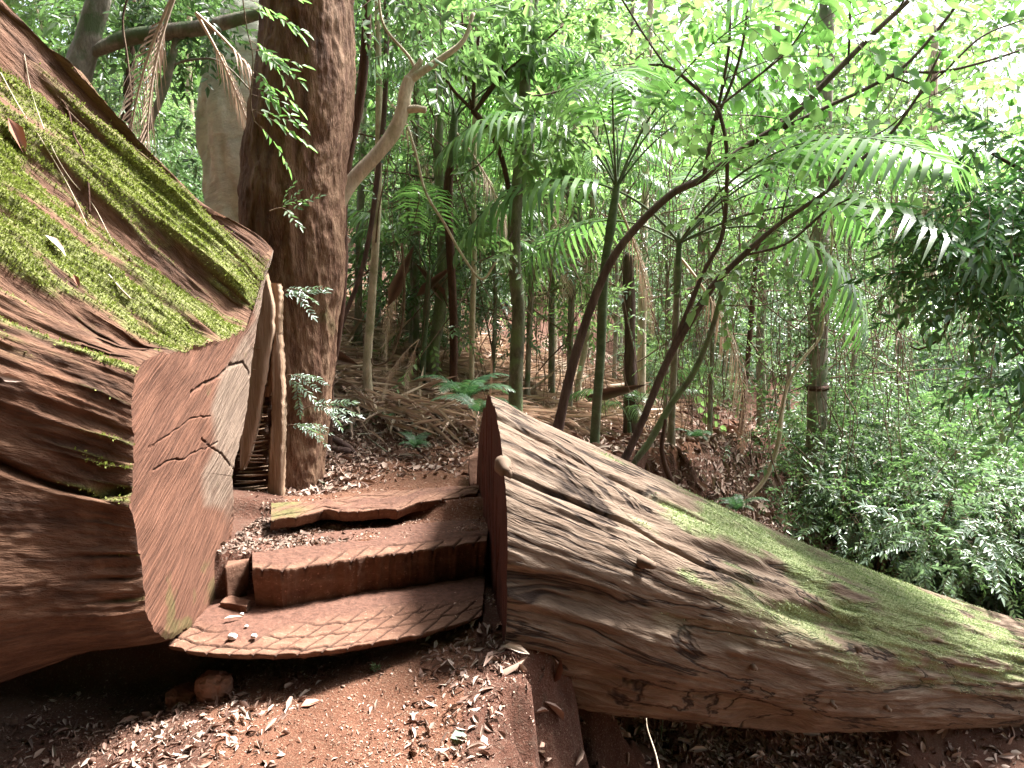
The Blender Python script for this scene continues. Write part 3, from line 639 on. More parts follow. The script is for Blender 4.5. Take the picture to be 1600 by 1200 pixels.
def tree(name, label, cat, trunk, Y, bark, crown=(), leafm=None, kind="mid", branches=(), group=None, seed=0, rough=.12, root=True, seg=12, n=60, leafkw=None, fine=0, twigm=None, flare=1.3):
    rows = pts3(trunk, Y, 1. if seg > 40 else .82)
    if root: rows = root_down(rows, flare)
    base = rows[0]; t = thing(name, label, cat, base[:3], group)
    o = mesh_np("trunk", *tube(rows, n, seg, rough, seed), bark, t, smooth=True)
    rs = np.random.default_rng(seed + 100)
    acc = Acc(); bro = []
    for b in branches:
        rb = pts3(b, Y, .75); bro.append(rb)
        mesh_np("branch", *tube(rb, 26, 8, rough, seed + 3), twigm or bark, t, smooth=True)
    if fine:                                              # side twigs off trunk and branches
        ta = Acc(); allp = [smooth_path(r_, 30) for r_ in [rows] + bro]
        for k in range(fine):
            q = allp[rs.integers(0, len(allp))]; i = rs.integers(12, 29); p = q[i, :3]
            d = rs.normal(0, 1, 3) * [1, .5, .8] + [0, 0, .35]; d /= np.linalg.norm(d); L = rs.uniform(.35, 1.1) * Y / 5
            e1 = p + d * L * .5 + rs.normal(0, .05, 3); e2 = p + d * L + rs.normal(0, .12, 3); r0 = min(q[i, 3] * .4, .006 * Y / 5)
            ta.add(*tube([(*p, r0), (*e1, r0 * .7), (*e2, r0 * .3)], 8, 4))
            if crown or leafm:
                nn = 3; f = rs.uniform(.4, 1, (nn, 1)); T = p + (e2 - p) * f
                scatter(acc, SPR[kind][k % 4], T, d + rs.normal(0, .6, (nn, 3)), np.array([0, 0, 1.]) + rs.normal(0, .4, (nn, 3)), rs.uniform(.7, 1.2, nn))
        ta.build("twigs", twigm or bark, t, smooth=True)
    for c in crown:                                       # (px, py, rx, ry, Y, count)
        px, py, rx, ry, yy, cnt = c; cc = P(px, py, yy); sx, sz = rx / F * yy, ry / F * yy
        blob(acc, kind, cc, (sx, min(sx, sz * 1.3, 1.2) , sz), cnt, rs, **(leafkw or {}))
    if acc.n: acc.build("crown", [leafm, B_TWIG], t)
    return t
# ------------------------------------------------------------------ palm fronds
def frond(L=2.4, n=36, ll=.5, lw=.035, a0=60, a1=-50, droop=.5, seed=0, side=0., taper=1., rach=.012, bare=.18, m0=0, m1=1):
    r = random.Random(seed); ac = Acc(); K = 24; s = np.linspace(0, 1, K); ang = np.radians(a0 + (a1 - a0) * s ** 1.15)
    dx, dz = np.cos(ang), np.sin(ang); x = np.r_[0, np.cumsum(dx[:-1])] * L / K; z = np.r_[0, np.cumsum(dz[:-1])] * L / K; y = side * s ** 2 * L
    ac.add(*tube(np.stack([x, y, z, rach * (1 - .85 * s)], -1), K, 5, cap=False), m1)
    for i in range(n):
        f = bare + (1 - bare) * (i + .5) / n
        p = np.array([np.interp(f, s, q) for q in (x, y, z)]); a = np.interp(f, s, ang)
        Tn_ = np.array([math.cos(a), 2 * side * f, math.sin(a)]); Tn_ /= np.linalg.norm(Tn_); Up = np.array([-math.sin(a), 0, math.cos(a)])
        l = ll * (math.sin(math.pi * min(1, .18 + .80 * (f - bare) / (1 - bare))) ** .6) * r.uniform(.85, 1.1)
        for sg in (-1, 1):
            lat = np.cross(Up, Tn_) * sg; d = lat * 1.0 + Tn_ * (.45 + .5 * f) + Up * (.25 + r.uniform(-.12, .12)); d /= np.linalg.norm(d)
            wv = Tn_ * lw * .5; q = []; pos = p.copy()
            for j in range(4):
                ww = (.45, 1., .8, .08)[j]; q += [pos - wv * ww, pos + wv * ww]
                d = d + np.array([0, 0, -droop * (j + .6) * .55 * r.uniform(.8, 1.2)]); d /= np.linalg.norm(d); pos = pos + d * l / 3
            ac.add(q, np.array([[0, 1, 3, 2], [2, 3, 5, 4], [4, 5, 7, 6]]), m0)
    return ac.get()
FROND = [mesh_np("frond", V_, Q_, [L_PALM, B_GREEN], mi=m_, link=False) for V_, Q_, m_ in (frond(2.3, 24, .68, .044, 58, -38, .55, 1, .05, bare=.30), frond(2.2, 22, .62, .042, 66, -55, .8, 2, -.08, bare=.34), frond(2.6, 26, .72, .046, 70, -5, .5, 3, .04, bare=.32))]
FROND_DEAD = [mesh_np("dead_frond", V_, Q_, [L_DEAD, L_DEAD], mi=m_, link=False) for V_, Q_, m_ in (frond(1.7, 34, .42, .022, -40, -88, 1.3, 4, .05), frond(1.4, 30, .36, .02, -62, -92, 1.6, 5, -.06))]
FERN_ME = [mesh_np("frond", V_, Q_, [L_FERN, L_FERN], mi=m_, link=False) for V_, Q_, m_ in (frond(.55, 26, .13, .017, 62, -30, .25, 6, .05, rach=.003, bare=.1), frond(.45, 22, .11, .016, 72, -45, .35, 7, -.1, rach=.003, bare=.1))]
def add_fronds(parent, top, n, meshes, rs, name="frond", s0=.8, s1=1.15, az=None, tilt=(-.15, .25)):
    """top is relative to the parent"""
    for k in range(n):
        me = meshes[int(rs.integers(0, len(meshes)))]; o = bpy.data.objects.new(name, me); COL.objects.link(o); o.parent = parent
        o.location = top; a = (az[k] if az is not None else k * 2.4 + rs.uniform(-.4, .4)); o.rotation_euler = (rs.uniform(-.15, .15), rs.uniform(*tilt), a); s = rs.uniform(s0, s1); o.scale = (s, s, s)
def palm(label, trunk, Y, nf, seed, ndead=0, bark=None, group=None, s0=.8, s1=1.15, shaft=True, az=None, tilt=(-.15, .25)):
    rows = root_down(pts3(trunk, Y, .82), 1.25); rs = np.random.default_rng(seed); base = rows[0]
    t = thing("palm_tree", label, "palm", base[:3], group)
    mesh_np("trunk", *tube(rows, 50, 12, .06, seed), bark or B_GREY, t, smooth=True)
    top = np.array(rows[-1][:3]); rel = Vector(top - np.array(base[:3]))
    if shaft:
        r = rows[-1][3]; d = np.array(rows[-1][:3]) - np.array(rows[-2][:3]); d /= np.linalg.norm(d)
        a = top - d * .05; b = top + d * .45; mesh_np("crownshaft", *tube([(*a, r * 1.02), (*(a + d * .15), r * 1.2), (*b, r * .7)], 10, 10), B_GREEN, t, smooth=True); rel = Vector(b - d * .08 - np.array(base[:3]))
    add_fronds(t, rel, nf, FROND, rs, s0=s0, s1=s1, az=az, tilt=tilt)
    if ndead: add_fronds(t, rel - Vector((0, 0, .1)), ndead, FROND_DEAD, rs, "dead_frond", .8, 1.1)
    return t
def bark_relief(o, seed, amp=.010):
    """flaky bark plates as real relief on a trunk mesh"""
    me = o.data; n = len(me.vertices); co = np.empty(n * 3, np.float32); me.vertices.foreach_get("co", co); co = co.reshape(-1, 3).astype(float)
    no = np.empty(n * 3, np.float32); me.vertices.foreach_get("normal", no); no = no.reshape(-1, 3)
    c = co - [co[:, 0].mean(), co[:, 1].mean(), 0]; d = amp * (1 - 2.2 * np.abs(fbm(c[:, 0] * 11, c[:, 1] * 11, co[:, 2] * 3.4, 4, seed))) + amp * .8 * fbm(c[:, 0] * 40, c[:, 1] * 40, co[:, 2] * 16, 3, seed + 2)
    me.vertices.foreach_set("co", (co + no * d[:, None]).astype(np.float32).ravel()); me.update()
# ------------------------------------------------------------------ the big trunk beside the steps
big = [(443, 790, 112), (446, 740, 114), (450, 650, 124), (456, 560, 130), (462, 470, 134), (461, 380, 146), (459, 300, 154), (468, 200, 150), (478, 100, 140), (482, 0, 132), (484, -150, 128), (488, -420, 120)]
t = tree("rainforest_tree", "thick flaky brown tree trunk standing just behind the mossy log, narrowing at its foot", "tree", big, 4.55, B_BROWN, root=True, seg=220, n=620, rough=.10, seed=3, flare=1.15)
bark_relief(t.children[0], 4)
def stem_leaves(name, label, cat, path, Y, kind, lm, n, seed, r=.003, sc=(.7, 1.1), spread=.5, dirv=(0, 0, 0), mat=None, grp=None, rad=.0):
    rows = smooth_path([(*P(a, b, (c if c else Y)), r) for a, b, c in path], 24); rs = np.random.default_rng(seed)
    t = thing(name, label, cat, rows[0, :3], grp); mesh_np("stem", *tube(rows, 24, 6), mat or B_TWIG, t, smooth=True)
    a = Acc(); i = rs.integers(2, 24, n); T = rows[i, :3] + rs.normal(0, 1, (n, 3)) * rad; k = rs.integers(0, 4, n)
    D = rs.normal(0, spread, (n, 3)) + np.array(dirv); U = np.array([0, -.4, 1.]) + rs.normal(0, .3, (n, 3)); S = rs.uniform(*sc, n)
    for j in range(4):
        s = k == j
        if s.any(): scatter(a, SPR[kind][j], T[s], D[s], U[s], S[s])
    a.build("leaves", [lm, B_TWIG], t); return t
stem_leaves("climbing_vine", "bright green leafy sprays hanging in front of the thick trunk near the top", "vine", [(372, -60, 0), (385, 40, 0), (395, 90, 0), (392, 160, 0), (398, 190, 0)], 3.6, "mid", L_YEL, 15, 5, dirv=(.8, 0, -.1), spread=.25, sc=(.5, .85))
stem_leaves("climbing_vine", "small spray of four or five leaves low on the upper thick trunk", "vine", [(420, 330, 0), (440, 325, 0), (455, 335, 0)], 4.0, "mid", L_MID, 5, 6, dirv=(.4, 0, .3), spread=.3, sc=(.3, .5))
for k, (x, y, lab) in enumerate(((440, 455, "thin creeper runner crossing the thick trunk at mid height"), (438, 590, "dark leafy creeper sprig beside the pale splintered slab"), (440, 668, "lowest of the creeper sprigs on the trunk, near the third step"), (470, 640, "creeper sprig reaching across the lower thick trunk"))):
    stem_leaves("creeper_sprig", lab, "creeper", [(x - 8, y + 10, 4.18), (x + 12, y - 4, 4.15), (x + 40, y + 2 - 6 * (k == 3), 4.12)], 4.15, "pinnate", L_BLUE, 5 if k else 4, 60 + k, dirv=(.7, -.2, 0), spread=.25, sc=(.35, .55))
# pale crooked limb and the thin dark stem beside it
tree("leaning_tree", "pale crooked limb leaning out from behind the thick trunk and ending in a broken crown", "tree", [(508, 400, 30), (522, 335, 30), (548, 285, 28), (582, 248, 27), (612, 212, 26), (628, 175, 24), (633, 145, 23), (640, 122, 20)], 4.95, B_PALE,
     [(690, 40, 50, 40, 5.0, 26)], L_MID, "mid", [[(638, 125, 20), (665, 108, 15), (695, 88, 12), (725, 62, 9), (740, 20, 7)], [(632, 172, 18), (650, 170, 16), (666, 172, 13)], [(640, 122, 16), (655, 100, 12), (658, 92, 9)], [(650, 118, 8), (640, 90, 6), (600, 40, 5), (590, -20, 4)]], root=False, seed=9, rough=.2)
tree("thin_tree", "thin dark bent stem right beside the thick brown trunk", "tree", [(516, 596, 15), (524, 545, 16), (533, 480, 16), (537, 400, 16), (536, 330, 17), (545, 240, 19), (558, 180, 18), (568, 110, 17), (573, 30, 17), (572, -100, 15), (580, -300, 14)], 5.1, B_DARK,
     [(600, -40, 90, 50, 5.1, 60)], L_MID, "mid", seed=11, rough=.2)
tree("thin_tree", "reddish vine-like stem crossing low over the debris between thick trunk and pale sapling", "tree", [(530, 520, 10), (560, 440, 9), (575, 380, 9), (588, 290, 10), (600, 180, 10), (604, 60, 9), (600, -60, 8)], 5.9, B_RED, [(600, -10, 70, 50, 5.9, 40)], L_MID, "small", seed=12)
# saplings and thin trunks in the middle
mids = [
 ("pale straight sapling rising from the leaf litter right of the thick trunk", [(575, 606, 18), (574, 560, 17), (580, 480, 16), (587, 380, 15), (591, 280, 14), (592, 150, 13), (590, 0, 12), (590, -120, 11)], 6.0, B_PALE, [(600, -20, 90, 60, 6, 60), (585, 90, 50, 50, 6.2, 26)], L_MID, "mid"),
 ("grey sapling behind the hanging dead fronds", [(650, 520, 14), (650, 400, 14), (655, 300, 13), (650, 180, 12), (655, 40, 11), (660, -100, 10)], 7.6, B_GREY, [(660, 60, 80, 60, 7.6, 60)], L_BRIGHT, "mid"),
 ("curved greenish trunk left of the dark palm stem", [(678, 545, 24), (688, 480, 24), (692, 400, 22), (690, 320, 20), (684, 240, 18), (690, 120, 16), (700, -20, 14)], 7.2, B_MOSSY, [(700, 60, 90, 70, 7.2, 70)], L_MID, "mid"),
 ("slim pale trunk just left of the mossy trunk", [(737, 590, 10), (738, 500, 11), (741, 400, 10), (740, 300, 10), (742, 180, 9), (745, 40, 8), (745, -60, 8)], 7.0, B_PALE, [(750, 20, 80, 60, 7.0, 60), (720, 120, 50, 40, 7.2, 30)], L_BRIGHT, "mid"),
 ("thin pale trunk close behind the mossy trunk", [(824, 600, 11), (828, 500, 11), (831, 400, 11), (828, 300, 11), (834, 150, 10), (838, -20, 9)], 7.6, B_GREY, [(850, 60, 90, 70, 7.6, 70)], L_BRIGHT, "mid"),
 ("slim whitish trunk left of the dark arching stems", [(905, 590, 12), (918, 520, 12), (920, 430, 11), (925, 330, 10), (930, 200, 9), (940, 40, 8)], 8.5, B_PALE, [(940, 80, 90, 60, 8.5, 70)], L_BRIGHT, "mid"),
 ("pale trunk with a peeling base in the centre right distance", [(1000, 655, 18), (1002, 560, 17), (1004, 460, 16), (1006, 360, 15), (1010, 240, 13), (1014, 100, 12), (1018, -40, 11)], 9.0, B_PALE, [(1020, 60, 110, 80, 9, 80)], L_BRIGHT, "round"),
 ("distant slender trunk seen through the palm fronds", [(866, 560, 9), (868, 450, 9), (872, 300, 8), (876, 150, 8), (880, 0, 7)], 11., B_PALE, [(880, 120, 80, 80, 11, 60)], L_BRIGHT, "mid"),
 ("slender dark trunk left of the vine-hung tree", [(1155, 690, 10), (1163, 620, 10), (1172, 520, 10), (1180, 420, 9), (1195, 300, 8), (1205, 180, 7)], 8.6, B_DARK, [(1200, 260, 60, 60, 8.6, 40)], L_MID, "small"),
 ("grey trunk standing in shrubs between path and vine-hung tree", [(1185, 720, 18), (1190, 640, 18), (1188, 540, 17), (1192, 440, 16), (1200, 320, 14), (1210, 160, 12), (1216, 0, 11)], 10.5, B_MOSSY, [(1210, 180, 90, 90, 10.5, 90)], L_MID, "small"),
 ("pale trunk alone in the bright shrubs on the right", [(1452, 690, 26), (1455, 600, 25), (1457, 500, 24), (1452, 400, 22), (1450, 300, 20), (1456, 180, 18), (1460, 40, 16)], 12, B_PALE, [(1470, 120, 110, 90, 12, 110)], L_BRIGHT, "mid"),
 ("dark slim pole stem half hidden by leaves at far right edge", [(1590, 830, 16), (1592, 760, 14), (1598, 680, 12), (1604, 560, 11)], 8.5, B_DARK, [(1590, 560, 50, 60, 8.5, 40)], L_MID, "small"),
 ("second distant slender trunk near the top centre", [(968, 560, 8), (972, 430, 8), (975, 300, 8), (985, 120, 7), (990, -20, 7)], 12., B_GREY, [(990, 60, 90, 80, 12, 60)], L_YEL, "round"),
]
extra = {0: [(620, 300, 40, 40, 6.4, 12), (560, 180, 40, 40, 6.2, 16)], 1: [(640, 250, 50, 60, 7.6, 26), (690, 330, 40, 40, 7.4, 16)], 2: [(720, 330, 40, 50, 7.2, 20)], 4: [(850, 330, 50, 60, 7.6, 26), (880, 230, 50, 50, 7.4, 26)], 5: [(930, 300, 50, 60, 8.5, 26)]}
for k, (lab, tr, Y, bk, cr, lm, kd) in enumerate(mids):
    cr = [(*c_[:5], max(10, int(c_[5] * .5))) if c_[1] < 130 else c_ for c_ in cr] + extra.get(k, [])
    tree("sapling" if k not in (2, 10) else "slender_tree", lab, "sapling" if k not in (2, 10) else "tree", tr, Y, bk, cr, lm, kd, seed=200 + k, fine=10, twigm=B_TWIG)
# the mossy trunk in the middle
tree("mossy_tree", "straight moss-covered trunk standing behind the pointed end of the right-hand log", "tree",
     [(805, 652, 30), (806, 600, 27), (808, 540, 26), (810, 480, 26), (803, 400, 24), (805, 330, 24), (812, 250, 22), (820, 150, 20), (822, 60, 18), (826, -60, 16), (830, -240, 14)], 6.2, B_MOSSY,
     [(870, 60, 80, 50, 6.2, 60), (780, 60, 70, 50, 6.2, 50), (860, 200, 60, 40, 5.8, 34)], L_BRIGHT, "whorl",
     [[(800, 325, 9), (788, 262, 10), (772, 215, 11), (752, 188, 12), (738, 172, 12)], [(738, 172, 9), (742, 110, 7), (748, 50, 6), (746, -30, 5)], [(742, 175, 8), (765, 140, 8), (800, 105, 7), (845, 70, 5), (880, 40, 4)], [(738, 172, 7), (700, 130, 6), (660, 60, 5), (640, -10, 4)], [(738, 172, 6), (725, 100, 5), (722, 20, 4)], [(742, 176, 6), (780, 120, 5), (792, 60, 4)]],
     seed=15, rough=.15, seg=20, n=120, fine=16, twigm=B_DARK, leafkw=dict(up=.7))
# dark arching understorey trees in front of the palms
tree("arching_tree", "dark reddish trunk arching up to the right across the whole upper right", "tree",
     [(868, 692, 22), (878, 640, 19), (902, 545, 18), (935, 450, 16), (972, 382, 15), (1045, 306, 14), (1100, 278, 14), (1165, 230, 13), (1232, 186, 12), (1300, 118, 11), (1365, 52, 10), (1425, -5, 9), (1520, -110, 7)], 5.4, B_RED,
     [(1330, 30, 90, 40, 5.6, 22), (1180, 60, 90, 50, 5.6, 22), (1480, 60, 70, 40, 5.6, 16)], L_YEL, "round",
     [[(1225, 200, 9), (1290, 168, 8), (1350, 140, 8), (1405, 110, 7), (1452, 62, 7), (1500, 0, 6), (1530, -60, 5)], [(1405, 112, 6), (1470, 112, 6), (1540, 96, 5), (1620, 70, 4)], [(1100, 278, 10), (1112, 210, 8), (1128, 140, 7), (1140, 60, 6), (1138, -30, 5)], [(1118, 190, 7), (1150, 110, 6), (1165, 40, 5), (1168, -30, 4)],
      [(1325, 100, 5), (1328, 40, 5), (1328, -30, 4)], [(1380, 115, 5), (1450, 130, 4), (1530, 60, 4), (1600, 30, 3)]],
     seed=17, rough=.12, fine=26, twigm=B_RED)
tree("arching_tree", "twin-stemmed dark shrub tree leaning right with a downward-looping thin limb", "tree",
     [(968, 744, 16), (985, 700, 15), (1008, 648, 14), (1045, 560, 14), (1085, 492, 14), (1118, 442, 13), (1158, 402, 12), (1215, 352, 9), (1290, 300, 8), (1345, 250, 7), (1395, 205, 6), (1440, 140, 5), (1470, 80, 4)], 5.2, B_RED,
     [(1420, 180, 60, 40, 5.2, 10)], L_BRIGHT, "round",
     [[(1040, 570, 10), (1068, 500, 9), (1102, 420, 9), (1128, 370, 9), (1136, 290, 8), (1134, 220, 8), (1122, 168, 8)], [(1122, 168, 7), (1085, 135, 7), (1040, 103, 6), (980, 108, 5), (920, 128, 5), (860, 146, 4), (830, 150, 3)], [(1040, 103, 5), (1010, 60, 4), (985, 20, 4), (960, -20, 3)],
      [(1122, 168, 5), (1170, 130, 5), (1230, 80, 4), (1270, 20, 3)], [(1290, 300, 5), (1340, 230, 4), (1400, 190, 3), (1470, 110, 3)], [(1160, 400, 6), (1230, 380, 5), (1290, 330, 4), (1350, 300, 3)]],
     seed=19, rough=.15, fine=14, twigm=B_RED)
tree("leaning_tree", "green-mossed leaning stem crossing behind the twin-stemmed shrub tree", "tree", [(985, 735, 14), (1015, 690, 14), (1050, 630, 13), (1085, 580, 12), (1110, 520, 10), (1130, 450, 8)], 5.5, B_MOSSY, [(1140, 430, 40, 30, 5.5, 8)], L_MID, "small", seed=21)
tree("leaning_pole", "short dark curved dead stick standing behind the right-hand log", "stick", [(1072, 795, 9), (1058, 770, 11), (1042, 735, 11), (1034, 700, 8), (1040, 655, 6)], 4.9, B_DARK, seed=22, root=False)
tree("leaning_pole", "long thin dead pole leaning up to the right behind the log's thin end", "stick", [(1466, 940, 11), (1510, 900, 10), (1560, 840, 9), (1605, 790, 8), (1660, 730, 7)], 6.4, B_MOSSY, seed=23, root=False)
for j, (x, y, Y, lm, kd, h_, lab) in enumerate(((640, 560, 7.8, L_MID, "pinnate", 300, "feathery-leaved slender treelet behind the dry frond"), (770, 560, 7.6, L_BLUE, "pinnate", 260, "feathery treelet left of the mossy trunk"), (890, 560, 8.2, L_BRIGHT, "mid", 300, "bright treelet between mossy trunk and arching trunk"), (1040, 600, 8.4, L_BLUE, "small", 330, "small-leaved pale treelet beyond the path"),
        (1110, 610, 7.6, L_BRIGHT, "small", 300, "bright small-leaved treelet between path and vine-hung tree"), (1330, 720, 8.6, L_BLUE, "small", 420, "tall pale bushy treelet right of the vine-hung tree"), (1400, 740, 9.4, L_BRIGHT, "small", 430, "bright bushy treelet left of the lone pale trunk"), (1230, 660, 9.4, L_MID, "small", 380, "shaded treelet behind the vine-hung tree"),
        (1520, 760, 10., L_BLUE, "pinnate", 330, "pale feathery treelet right of the lone pale trunk"), (715, 520, 9, L_BRIGHT, "mid", 280, "bright treelet behind the dark palm stem"), (960, 560, 10, L_BRIGHT, "small", 300, "distant bright treelet between the arching stems"), (590, 500, 8.6, L_MID, "mid", 300, "leafy treelet just right of the thick trunk"))):
    cl_ = [(x + 22 * math.sin(i * 2.1 + j), y - 60 - i * (h_ - 40) / 6, 62 - 3 * i, 42, Y + .2 * math.sin(i * 1.7), 20 if kd != "pinnate" else 13) for i in range(7)]
    tree("treelet", lab, "treelet", [(x, y + 20, 9), (x + 4, y - h_ * .4, 8), (x - 3, y - h_ * .8, 6), (x + 2, y - h_ * 1.05, 4)], Y, B_GREY, cl_, lm, kd, seed=700 + j, fine=14, twigm=B_TWIG)
# vine-hung tree on the right
vt = tree("vine_hung_tree", "grey lichen-blotched trunk hung with vines, standing right of the path behind the log", "tree",
     [(1254, 868, 40), (1262, 800, 38), (1268, 740, 38), (1275, 680, 36), (1277, 612, 35), (1278, 560, 35), (1279, 480, 34), (1281, 400, 33), (1284, 300, 32), (1287, 200, 30), (1290, 100, 29), (1292, 0, 28), (1296, -200, 26)], 7.6, B_GREY,
     [(1250, 130, 110, 70, 7.6, 90), (1340, 330, 60, 90, 7.5, 70), (1240, 380, 60, 80, 7.4, 60), (1330, 560, 50, 90, 7.5, 60), (1300, 250, 60, 60, 7.4, 50), (1230, 520, 40, 70, 7.4, 30), (1290, 460, 40, 60, 7.2, 24)], L_MID, "small", seed=25, rough=.18, seg=24, n=120, fine=20, twigm=B_TWIG)
c0, c1 = P(1277, 602, 7.6), P(1277, 610, 7.6); mesh_np("growth_ring", *tube([(*c0, .10), (*((c0 + c1) / 2), .128), (*c1, .10)], 6, 20), B_DARK, vt, smooth=True)
tree("broken_stump", "broken reddish stump with a jagged top between the arching stems", "stump", [(985, 600, 24), (984, 520, 22), (982, 450, 21), (982, 405, 18), (984, 398, 6)], 8.0, B_RED, seed=41, rough=.3)
# lianas and hanging vines
def liana(label, path, Y, w, mat, seed=0, name="liana", grp=None):
    rows = pts3([(a, b, w * (c if c else 1)) for a, b, c in path], Y)
    o = mesh_np(name, *tube(rows, 60, 8, .15, seed), mat, smooth=True); return tag(o, label, "liana", grp)
liana("pale looping liana hanging like a fish hook in front of the vine-hung tree", [(1296, 300, .5), (1300, 380, .5), (1286, 460, .6), (1284, 520, .6), (1255, 560, .7), (1232, 600, .8), (1222, 640, 1), (1216, 690, 1), (1200, 740, 1), (1175, 772, 1), (1150, 780, .9), (1125, 775, .8), (1112, 760, .6)], 6.6, 7, B_PALE, 1)
liana("thin pale liana slanting down between the dark bent stem and the mossy trunk", [(636, 195, 1), (650, 240, 1), (665, 300, 1), (695, 350, 1), (720, 395, 1), (752, 436, 1), (775, 410, .8), (800, 380, .6)], 5.8, 4, B_PALE, 2)
liana("drooping brown liana curling beside the pale sapling above the debris", [(628, 380, 1), (632, 460, 1), (625, 520, 1), (608, 562, 1), (585, 570, .8), (580, 560, .7)], 5.9, 4, B_TWIG, 3)
liana("crooked thin cord vine dropping from the dark limb at upper left", [(205, -20, 1), (192, 30, 1), (199, 90, 1), (203, 130, 1), (206, 160, 1)], 4.6, 3, B_TWIG, 4)
rs = np.random.default_rng(77); va = Acc()
for k in range(420):
    px = rs.uniform(1040, 1560) if k % 3 else rs.uniform(560, 1050); y0 = rs.uniform(60, 520); L = rs.uniform(120, 420); Y = rs.uniform(6.2, 9.5); dx = rs.normal(0, 40)
    n_ = 6; rows = []
    for j in range(n_):
        f = j / (n_ - 1); q = P(px + dx * f + rs.normal(0, 8), min(y0 + L * f, 860), Y + rs.normal(0, .05)); rows.append((*q, rs.uniform(.5, 1) * .0045))
    va.add(*tube(rows, 14, 4))
o = va.build("vines", B_TWIG); tag(o, "tangle of thin hanging vines strung between the trees", "vines", kind="stuff")
# ------------------------------------------------------------------ palms
palm("palm with dark trunk and fronds bursting between the pale limb and the mossy trunk", [(708, 600, 16), (709, 520, 16), (706, 440, 16), (702, 360, 17), (700, 300, 18), (704, 255, 16)], 6.6, 8, 301, 1, B_DARK, s0=.6, s1=.85)
palm("palm with a bright green stem standing left of the twin-stemmed shrub tree", [(928, 718, 20), (932, 640, 18), (938, 560, 18), (941, 480, 18), (946, 410, 17), (952, 370, 15)], 5.9, 9, 302, 1, B_GREEN, s0=.7, s1=.95, tilt=(-.25, .3))
palm("tall palm with long fronds arching over the centre right", [(1050, 650, 13), (1052, 600, 13), (1054, 550, 13), (1056, 500, 13), (1058, 455, 12)], 6.0, 9, 303, 1, B_GREY, s0=.85, s1=1.1, az=[0, .3, -.35, -.7, .1, 1.2, 2.4, 3.2, -1.2], tilt=(.15, .85))
palm("short palm whose fronds fan low beside the debris slope", [(660, 590, 12), (662, 540, 12), (665, 500, 11)], 6.9, 7, 304, 0, B_GREEN, s0=.5, s1=.7)
palm("palm among grey stems with drooping crown above the debris", [(640, 470, 14), (642, 400, 14), (645, 330, 13), (648, 280, 12)], 8.6, 8, 305, 2, B_GREY, s0=.7, s1=.95)
palm("slim palm leaning behind the arching trunk with a light grey stem", [(890, 600, 12), (892, 500, 12), (896, 420, 12), (900, 360, 11)], 8.0, 7, 311, 2, B_GREY, s0=.55, s1=.8, tilt=(.0, .5))
palm("palm with brown skirt of dead fronds right of the mossy trunk", [(862, 520, 12), (862, 440, 12), (860, 360, 12), (858, 320, 12)], 8.4, 6, 306, 6, B_GREY, s0=.5, s1=.65, tilt=(.2, .6))
palm("small green palm beside the path beyond the log", [(985, 700, 8), (984, 680, 8), (983, 660, 7)], 7.4, 7, 307, 0, B_GREEN, s0=.3, s1=.42, shaft=False)
palm("distant palm in the bright gap over the path", [(1090, 600, 9), (1092, 480, 9), (1094, 400, 9)], 12, 8, 308, 1, B_GREY, s0=.8, s1=1.1)
palm("pale-lit palm frond cluster deep in the shrubs at far right", [(1520, 640, 8), (1520, 600, 8), (1522, 570, 8)], 11, 7, 309, 0, B_GREEN, s0=.6, s1=.8, shaft=False)
palm("palm at top left whose fronds show between thin dark stem and sapling", [(560, 480, 14), (562, 360, 14), (566, 240, 13), (568, 160, 13)], 7.6, 9, 310, 2, B_GREY, s0=.8, s1=1.1)
# dead fronds hanging free
rs = np.random.default_rng(55)
for k, (px, py, Y, az, s, lab) in enumerate(((282, -30, 4.6, 2.9, 1.05, "large dry grey palm frond hanging between mossy log and thick trunk"), (306, 20, 4.8, .3, .9, "second dry frond tangled behind the large grey one"), (655, 530, 5.7, 2.6, .36, "dry brown frond drooping over the leaf litter"), (640, 400, 6.4, 2.8, .8, "dry frond hanging from the stems above the debris"), (860, 330, 7.6, .4, .6, "brown dead frond skirt curling beside the mossy trunk"))):
    p = P(px, py, Y); t = thing("dead_palm_frond", lab, "palm frond", p); add_fronds(t, Vector((0, 0, 0)), 2, FROND_DEAD, rs, "frond", s * .9, s, [az, az + .4], (-.1, .15))
# ------------------------------------------------------------------ ferns and seedlings
def fern(label, px, py, Y, n, s, seed, grp=None, name="fern", top=None):
    p = P(px, py, Y); g = H(p[0], p[1]); rs = np.random.default_rng(seed); t = thing(name, label, "fern", (p[0], p[1], max(g, p[2])), grp)
    add_fronds(t, Vector((0, 0, 0)), n, FERN_ME, rs, "frond", s * .8, s * 1.15); return t
fern("lush blue-green fern arching over the bank behind the log's pointed end", 728, 628, 5.2, 10, .75, 1)
fern("fern frond clump hanging just left of the log's pointed end", 748, 650, 4.75, 6, .6, 2)
fern("dark fern growing alone in the litter below the dry frond", 650, 700, 5.0, 7, .38, 3)
fern("tiny fern left of the dark litter fern", 603, 655, 5.6, 5, .22, 4)
fern("low fern at the path's edge right of the shrub tree", 1085, 690, 6.6, 8, .5, 5)
fern("fern under the vine-hung tree near the log", 1150, 800, 5.9, 8, .5, 6)
